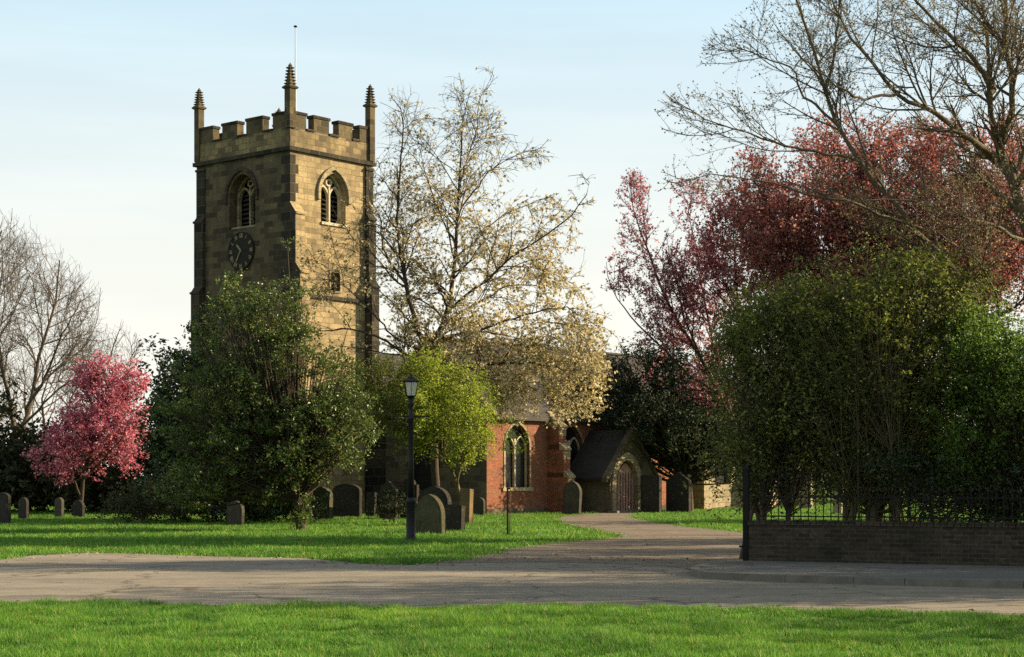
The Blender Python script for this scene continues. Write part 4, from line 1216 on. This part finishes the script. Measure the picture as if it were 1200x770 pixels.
# --- plum trees
Yq = 46.0
rng = np.random.default_rng(71)
envq = Env([(775,350,Yq,56,62,1.9),(745,300,Yq,34,70,1.2),(735,335,Yq,30,40,1.1),(830,330,Yq,60,90,2),(860,260,Yq,45,80,2),(800,410,Yq,62,45,1.8),(850,420,Yq,60,70,2),(742,235,Yq,22,36,.8),(808,235,Yq+1,24,34,.9)])
lv0 = limbs([([(893,627,Yq),(880,560,Yq),(862,500,Yq),(830,440,Yq),(806,398,Yq),(775,340,Yq),(756,290,Yq),(742,245,Yq),(738,212,Yq)],.15,.012),
             ([(840,460,Yq),(800,428,Yq-.5),(770,400,Yq-.8),(735,370,Yq-1),(716,335,Yq-1),(712,308,Yq-1)],.07,.01),
             ([(862,500,Yq),(840,420,Yq+.6),(825,350,Yq+.9),(815,280,Yq+1),(808,235,Yq+1)],.09,.012),
             ([(866,510,Yq),(870,430,Yq-.6),(865,350,Yq-.8),(860,270,Yq-1),(868,200,Yq-1)],.10,.012),
             ([(830,440,Yq),(800,370,Yq-.8),(790,320,Yq-1),(782,275,Yq-1.2)],.06,.01)], 16, .06, rng)
lv1 = sprout(lv0, 2.4, 1.5, (44,14), rng, .06, .10, 6, .22, 1, envq, .4, .55, .010)
lv2 = sprout(lv1, 3.2, .7, (45,15), rng, .06, .12, 5, .15, 1, envq, .35, .6, .007)
lv3 = sprout(lv2, 3.4, .35, (45,15), rng, .03, .2, 4, .15, 1, envq, .3, .7, .005)
pp = np.vstack([along(lv3, 19, rng, .03), along(lv2, 10, rng, .03), along(lv1, 5, rng, .03)])
finish_tree('plum_tree', (gx(893,Yq),Yq,0), 'slender plum tree in pink-red blossom leaning out over the yew', 'tree', None, [lv0,lv1,lv2,lv3], [7,5,3,3], M['bark_plum'],
            [('crown', leaf_quads(pp, rng, .065, .05, .1), M['plum'])])
Yr = 44.0
rng = np.random.default_rng(72)
envr = Env([(930,270,Yr,112,104,3),(1030,230,Yr,120,96,3),(1140,240,Yr,125,100,3),(985,200,Yr,95,72,2.4),(1100,190,Yr,95,62,2.2),(960,350,Yr,115,66,3),(1120,330,Yr,130,70,3),(880,260,Yr,66,90,2.2),(870,340,Yr,60,60,2.0),(1180,300,Yr,90,80,2.6),(1200,220,Yr,70,90,2.5)])
lv0 = limbs([([(1050,631,Yr),(1045,540,Yr),(1040,450,Yr),(1035,350,Yr),(1030,250,Yr),(1020,170,Yr)],.24,.02),
             ([(1043,480,Yr),(1000,400,Yr-1),(950,320,Yr-1.4),(905,250,Yr-1.6),(880,200,Yr-1.6)],.14,.015),
             ([(1043,480,Yr),(1090,390,Yr-1),(1130,310,Yr-1.4),(1170,240,Yr-1.4),(1190,190,Yr-1.4)],.14,.015),
             ([(1040,440,Yr),(985,330,Yr+1),(960,250,Yr+1.2),(950,180,Yr+1.2)],.12,.015),
             ([(1038,420,Yr),(1085,320,Yr+1),(1100,230,Yr+1.2),(1105,160,Yr+1.2)],.12,.015),
             ([(1042,460,Yr),(960,400,Yr-1.5),(900,360,Yr-2),(855,330,Yr-2)],.12,.015),
             ([(1040,440,Yr),(1000,300,Yr-1.8),(990,220,Yr-2.2),(985,150,Yr-2.2)],.10,.012),([(1042,450,Yr),(1110,350,Yr+1.5),(1160,270,Yr+2),(1200,200,Yr+2)],.10,.012),([(1042,460,Yr),(960,370,Yr+1),(900,310,Yr+1.4),(862,270,Yr+1.4)],.10,.012),([(1042,460,Yr),(1130,400,Yr-1.5),(1200,350,Yr-2),(1240,300,Yr-2)],.12,.015)], 14, .08, rng)
lv1 = sprout(lv0, 2.6, 2.3, (46,15), rng, .06, .10, 6, .22, 1, envr, .4, .55, .011)
lv2 = sprout(lv1, 3.4, 1.1, (46,15), rng, .04, .12, 5, .15, 1, envr, .35, .6, .007)
lv3 = sprout(lv2, 3.4, .42, (46,15), rng, .03, .2, 4, .15, 1, envr, .3, .7, .005)
pp = np.vstack([along(lv3, 21, rng, .045), along(lv2, 11, rng, .045), along(lv1, 5, rng, .045)])
finish_tree('plum_tree', (gx(1050,Yr),Yr,0), 'broad plum tree with dark red blossom behind the thicket', 'tree', None, [lv0,lv1,lv2,lv3], [8,5,3,3], M['bark_plum'],
            [('crown', leaf_quads(pp, rng, .075, .055, .1), M['plum_dark'])])

# --- tall budding tree at the right edge
Yt = 34.0
rng = np.random.default_rng(81)
envt = Env([(1080,60,Yt,190,190,4),(950,130,Yt,120,130,3),(1180,120,Yt,150,200,4),(930,40,Yt,70,110,2.5),(850,190,Yt-1,75,70,2),(820,130,Yt-2.7,50,34,1.2),(820,212,Yt-2.7,50,34,1.2),(850,60,Yt,30,30,1),(1060,-60,Yt,220,120,4),(960,230,Yt,140,70,2.4),(1150,260,Yt-1,120,80,2.4)])
lv0 = limbs([([(1252,652,Yt),(1246,520,Yt),(1232,400,Yt),(1208,285,Yt),(1190,220,Yt),(1171,179,Yt)],.26,.14),
             ([(1171,179,Yt),(1180,140,Yt),(1184,90,Yt),(1180,40,Yt),(1174,-20,Yt),(1168,-90,Yt)],.10,.03),
             ([(1172,182,Yt),(1160,120,Yt-.4),(1142,70,Yt-.7),(1117,42,Yt-1),(1090,18,Yt-1),(1060,-8,Yt-1.2),(1030,-50,Yt-1.2)],.09,.02),
             ([(1160,110,Yt-.4),(1156,60,Yt+.5),(1150,0,Yt+.9),(1146,-60,Yt+1)],.07,.02),
             ([(1174,186,Yt),(1140,165,Yt-.8),(1100,137,Yt-1.2),(1054,108,Yt-1.5),(1020,70,Yt-1.6),(992,37,Yt-1.8),(970,-10,Yt-2)],.10,.018),
             ([(1246,520,Yt),(1190,430,Yt-.6),(1145,352,Yt-1),(1108,300,Yt-1.2),(1050,232,Yt-1.4),(1010,190,Yt-1.5),(985,150,Yt-1.5),(967,108,Yt-1.5),(948,50,Yt-1.5),(930,-10,Yt-1.5),(918,-60,Yt-1.5)],.13,.02),
             ([(1010,190,Yt-1.5),(960,175,Yt-2),(910,168,Yt-2.3),(860,150,Yt-2.6),(800,128,Yt-2.8),(785,115,Yt-2.8)],.045,.008),
             ([(1080,268,Yt-1.3),(1010,240,Yt-2),(940,222,Yt-2.4),(880,212,Yt-2.6),(830,205,Yt-2.8),(790,214,Yt-2.8)],.05,.008),
             ([(985,150,Yt-1.5),(950,110,Yt-.6),(920,80,Yt-.2),(880,65,Yt),(845,55,Yt)],.045,.008),
             ([(967,108,Yt-1.5),(980,60,Yt-.8),(985,10,Yt-.5),(990,-50,Yt-.5)],.05,.01),
             ([(1054,108,Yt-1.5),(1010,115,Yt-2.4),(970,90,Yt-2.8),(935,60,Yt-3),(905,20,Yt-3)],.045,.008),
             ([(1208,285,Yt),(1150,262,Yt-1.5),(1090,240,Yt-2.2),(1030,232,Yt-2.6),(985,240,Yt-2.8)],.06,.01),
             ([(1232,400,Yt),(1260,280,Yt+.5),(1280,160,Yt+1),(1270,20,Yt+1)],.12,.02),
             ([(1190,220,Yt),(1215,150,Yt-1),(1230,70,Yt-1),(1225,-30,Yt-1)],.10,.02),
             ([(1190,430,Yt-.6),(1160,330,Yt-1.8),(1120,280,Yt-2.4),(1080,255,Yt-2.8)],.05,.01)], 18, .07, rng, .72)
lv1 = sprout(lv0, 1.8, 1.8, (38,12), rng, .05, .09, 7, .2, 1, envt, .35, .55, .010)
lv2 = sprout(lv1, 3.2, .85, (40,13), rng, .04, .11, 5, .15, 1, envt, .35, .6, .006)
lv3 = sprout(lv2, 3.8, .42, (42,14), rng, .03, .12, 4, .15, 1, envt, .3, .7, .0036)
pp = np.vstack([along(lv3, 9, rng, .02, .3), along(lv2, 4, rng, .02, .3)])
finish_tree('budding_tree', (gx(1252,Yt),Yt,0), 'tall tree of long dark limbs with tiny opening buds, top right', 'tree', None, [lv0,lv1,lv2,lv3], [8,5,4,3], M['bark_limb'],
            [('crown', leaf_quads(pp, rng, .042, .032, .1), M['bud'])])

# --- thicket behind the wall
clump_plant('thicket_shrub', 905, 33.0, Env([(910,460,33,64,105,1.3),(872,520,33,40,56,1.0),(900,395,33,38,50,1.0),(936,352,33,24,28,.6),(872,392,33,20,26,.6),(930,400,33,60,70,1.3),(950,500,33,60,75,1.3),(965,410,33,45,70,1.2),(872,420,33,34,60,1.0),(920,545,33,60,34,.9),(862,490,33,28,40,.9)]),
            'dark multi-stemmed shrub at the left end of the wall', 'shrub', 'shrubs behind the boundary wall', M['privet'], M['bark_brown'], 900, 60, .066, .040, .24, 91, stems=6, stem_r=.05, hollow=.3, spread=.7, shoots=.2)
clump_plant('thicket_shrub', 1012, 32.5, Env([(1030,430,32.5,78,92,1.3),(1088,315,32.5,26,26,.6),(1004,342,32.5,26,24,.6),(1132,345,32.3,24,26,.6),(1110,420,32.5,50,90,1.2),(965,460,32.5,40,80,1.1),(1060,550,32.5,60,34,.9),(990,548,32.5,30,28,.8),(1000,480,32.5,60,80,1.2),(1070,370,32.5,62,70,1.2),(1075,480,32.5,65,90,1.2),(1020,350,32.5,50,50,1.1)]),
            'tallest dark shrub with thick pale stem behind the wall', 'shrub', 'shrubs behind the boundary wall', M['privet'], M['bark_green'], 1100, 60, .066, .040, .24, 92, stems=5, stem_r=.085, hollow=.3, spread=.6, shoots=.2)
clump_plant('thicket_shrub', 1165, 31.5, Env([(1170,450,31.5,62,85,1.2),(1150,420,31.5,44,60,1.0),(1215,480,31.5,60,90,1.2),(1130,520,31.5,50,60,1)]),
            'bright fresh green shrub at the right end of the wall', 'shrub', 'shrubs behind the boundary wall', M['fresh'], M['bark_brown'], 650, 62, .065, .042, .20, 93, stems=5, stem_r=.05, hollow=.35, spread=.7)
clump_plant('thicket_shrub', 1090, 31.3, Env([(1095,560,31.3,80,42,.8),(1180,570,31,60,40,.8)]),
            'low dark undergrowth shrub rising just above the wall', 'shrub', 'shrubs behind the boundary wall', M['laurel'], M['bark_dark'], 190, 55, .07, .04, .16, 94, stems=6, stem_r=.03, hollow=.2, spread=.8)
# sprays of yellow-green new leaves on top of the thicket are part of a second shrub growing through it
clump_plant('elder_shrub', 1040, 32.0, Env([(1075,345,31.6,66,50,1.0),(1000,370,31.6,75,50,1.0),(1050,420,31.4,85,60,1.0),(905,370,32,50,40,1)]),
            'shrub of yellow-green young leaves growing up through the thicket', 'shrub', None, M['olive'], M['bark_green'], 200, 26, .075, .045, .10, 95, stems=4, stem_r=.03, hollow=.75, spread=.5)

# --- the trees just right of the view that throw the shade on the road and wall
def shade_tree(X, Y, H, rx, label, seed, mat, ncl, nleaf):
    px = CX+X/Y*FPX
    s = FPX/Y
    hy = HY-(H*.62-CAM_H)*s
    clump_plant('roadside_tree', px, Y, Env([(px,hy,Y,rx*s,H*.36*s,rx),(px-rx*.4*s,hy+H*.12*s,Y-1,rx*.7*s,H*.28*s,rx*.8)]), label, 'tree', 'trees right of the view',
                mat, M['bark_brown'], ncl, nleaf, .12, .08, .32, seed, stem_r=.22, hollow=.3)
shade_tree(12.6, 25.6, 8.0, 2.8, 'leafy roadside tree just past the right edge of the view', 201, M['privet'], 240, 46)
shade_tree(18.2, 27.2, 9.0, 3.2, 'roadside tree past the right edge, on the verge', 202, M['olive'], 330, 42)
shade_tree(16.6, 31.6, 6.6, 2.8, 'roadside tree past the right end of the brick wall', 203, M['privet'], 330, 60)
shade_tree(24.0, 30.0, 12.0, 3.6, 'taller roadside tree farther past the right edge', 205, M['olive'], 180, 46)
shade_tree(20.0, 20.8, 9.0, 2.8, 'thin-leaved roadside tree past the right edge, on the near grass', 206, M['olive'], 130, 30)
shade_tree(15.5, 38.5, 9.0, 2.6, 'thin-leaved tree past the right edge, behind the boundary wall', 207, M['olive'], 210, 44)
shade_tree(20.0, 44.5, 10.0, 3.0, 'churchyard tree past the right edge, level with the plum trees', 208, M['olive'], 230, 46)
shade_tree(24.0, 62.0, 10., 3.2, 'churchyard tree past the right edge, level with the yew', 204, M['laurel'], 330, 70)

# ------------------------------------------------------------------ grass
def in_poly(p, poly):
    poly = np.asarray(poly); x, y = p[:,0], p[:,1]
    c = np.zeros(len(p), bool); j = len(poly)-1
    for i in range(len(poly)):
        xi, yi = poly[i]; xj, yj = poly[j]
        hit = ((yi > y) != (yj > y)) & (x < (xj-xi)*(y-yi)/(yj-yi+1e-12)+xi)
        c ^= hit; j = i
    return c
def grass(name, p, rng, h, w, clump):
    n = len(p)
    ph = np.sin(p[:,0]*1.7+np.sin(p[:,1]*2.3)*1.5)*np.cos(p[:,1]*1.9+p[:,0]*.6)
    tuft = np.sin(p[:,0]*6.1+2.1*np.sin(p[:,1]*2.7))*np.sin(p[:,1]*4.3+1.7*np.sin(p[:,0]*3.9))
    hh = h*rng.uniform(.5,1.3,n)*np.clip(1+clump*ph+clump*1.1*tuft, .35, 3)
    a = rng.uniform(0,2*math.pi,n)
    dx = np.stack([np.cos(a), np.sin(a)],1)*(w/2)
    ln_ = rng.normal(size=(n,2))*.5*hh[:,None]
    z0 = np.zeros(n)
    V = np.stack([np.c_[p-dx, z0], np.c_[p+dx, z0], np.c_[p+ln_, hh]],1).reshape(-1,3)
    o = np_mesh(name, V, np.arange(3*n).reshape(n,3), 3, M['grass'])
    return tag(o, None, None, None, 'stuff')
rng = np.random.default_rng(5)
near_line = np.array(near_edge)
def near_y(x): return np.interp(x, near_line[:,0], near_line[:,1])
N = 420000
Y = rng.uniform(14.4**2, 22.2**2, N)**.5
X = rng.uniform(-.325,.325,N)*Y
p = np.c_[X,Y]; p = p[p[:,1] < near_y(p[:,0])+.05*np.sin(p[:,0]*5.3+np.sin(p[:,0]*2.1)*2)+.06*np.sin(p[:,0]*1.3+1)+rng.normal(size=len(p))*.12]
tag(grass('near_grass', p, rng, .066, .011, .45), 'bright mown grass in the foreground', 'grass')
N = 620000
Y = rng.uniform(28, 96, N)**1.0
Y = 28+(96-28)*rng.random(N)**1.5
X = rng.uniform(-.33,.33,N)*Y
p = np.c_[X,Y]
bad = in_poly(p+rng.normal(size=p.shape)*.08, road_poly)|in_poly(p+rng.normal(size=p.shape)*np.array([.16,.5]), path_poly)|in_poly(p, pave_poly)
# keep clear of the church floor and the road side of the wall
lx_ = (p[:,0]+9.36)*math.cos(PHI)+(p[:,1]-72)*math.sin(PHI); ly_ = -(p[:,0]+9.36)*math.sin(PHI)+(p[:,1]-72)*math.cos(PHI)
bad |= ((lx_>0)&(lx_<4.9)&(ly_>0)&(ly_<6.1))|((lx_>4.9)&(lx_<29.5)&(ly_>-6.8)&(ly_<6.1))
bad |= (lx_>PX0-.1)&(lx_<PX1)&(ly_>PY0-.5)&(ly_<PY1)
wy = WALL_A[1]+(p[:,0]-WALL_A[0])*wd.y/wd.x
bad |= (p[:,0]>WALL_A[0]-1.4)&(p[:,1]<wy+.35)
p = p[~bad]
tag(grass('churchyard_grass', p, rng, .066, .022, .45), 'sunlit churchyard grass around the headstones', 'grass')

# fallen petals and leaves, thickest along the verges
rng = np.random.default_rng(9)
q = []
for line, n_, sp_ in ((near_edge, 260, .5), (far_edge[2:], 420, .7)):
    l_ = np.array(line); sg = rng.integers(0, len(l_)-1, n_); tt_ = rng.random(n_)[:,None]
    q.append(l_[sg]*(1-tt_)+l_[sg+1]*tt_+rng.normal(size=(n_,2))*sp_)
l_ = np.array(path_poly); q.append(l_[rng.integers(0,len(l_),260)]+rng.normal(size=(260,2))*1.6)
q = np.vstack(q); q = q[~in_poly(q, pave_poly)]
V, F = leaf_quads(np.c_[q, np.full(len(q), .022)], rng, .06, .04, 2.5, .5)
V[:,2] = np.maximum(V[:,2], .012)
M['litter'] = leaf_mat('fallen_leaf', [(0,(.10,.06,.03)),(.5,(.20,.13,.06)),(.8,(.34,.26,.15)),(1,(.55,.38,.34))], .8, .1, .1)
tag(np_mesh('fallen_leaves', V, F, 4, M['litter']), 'small fallen leaves and petals scattered along the road verges', 'leaves', None, 'stuff')
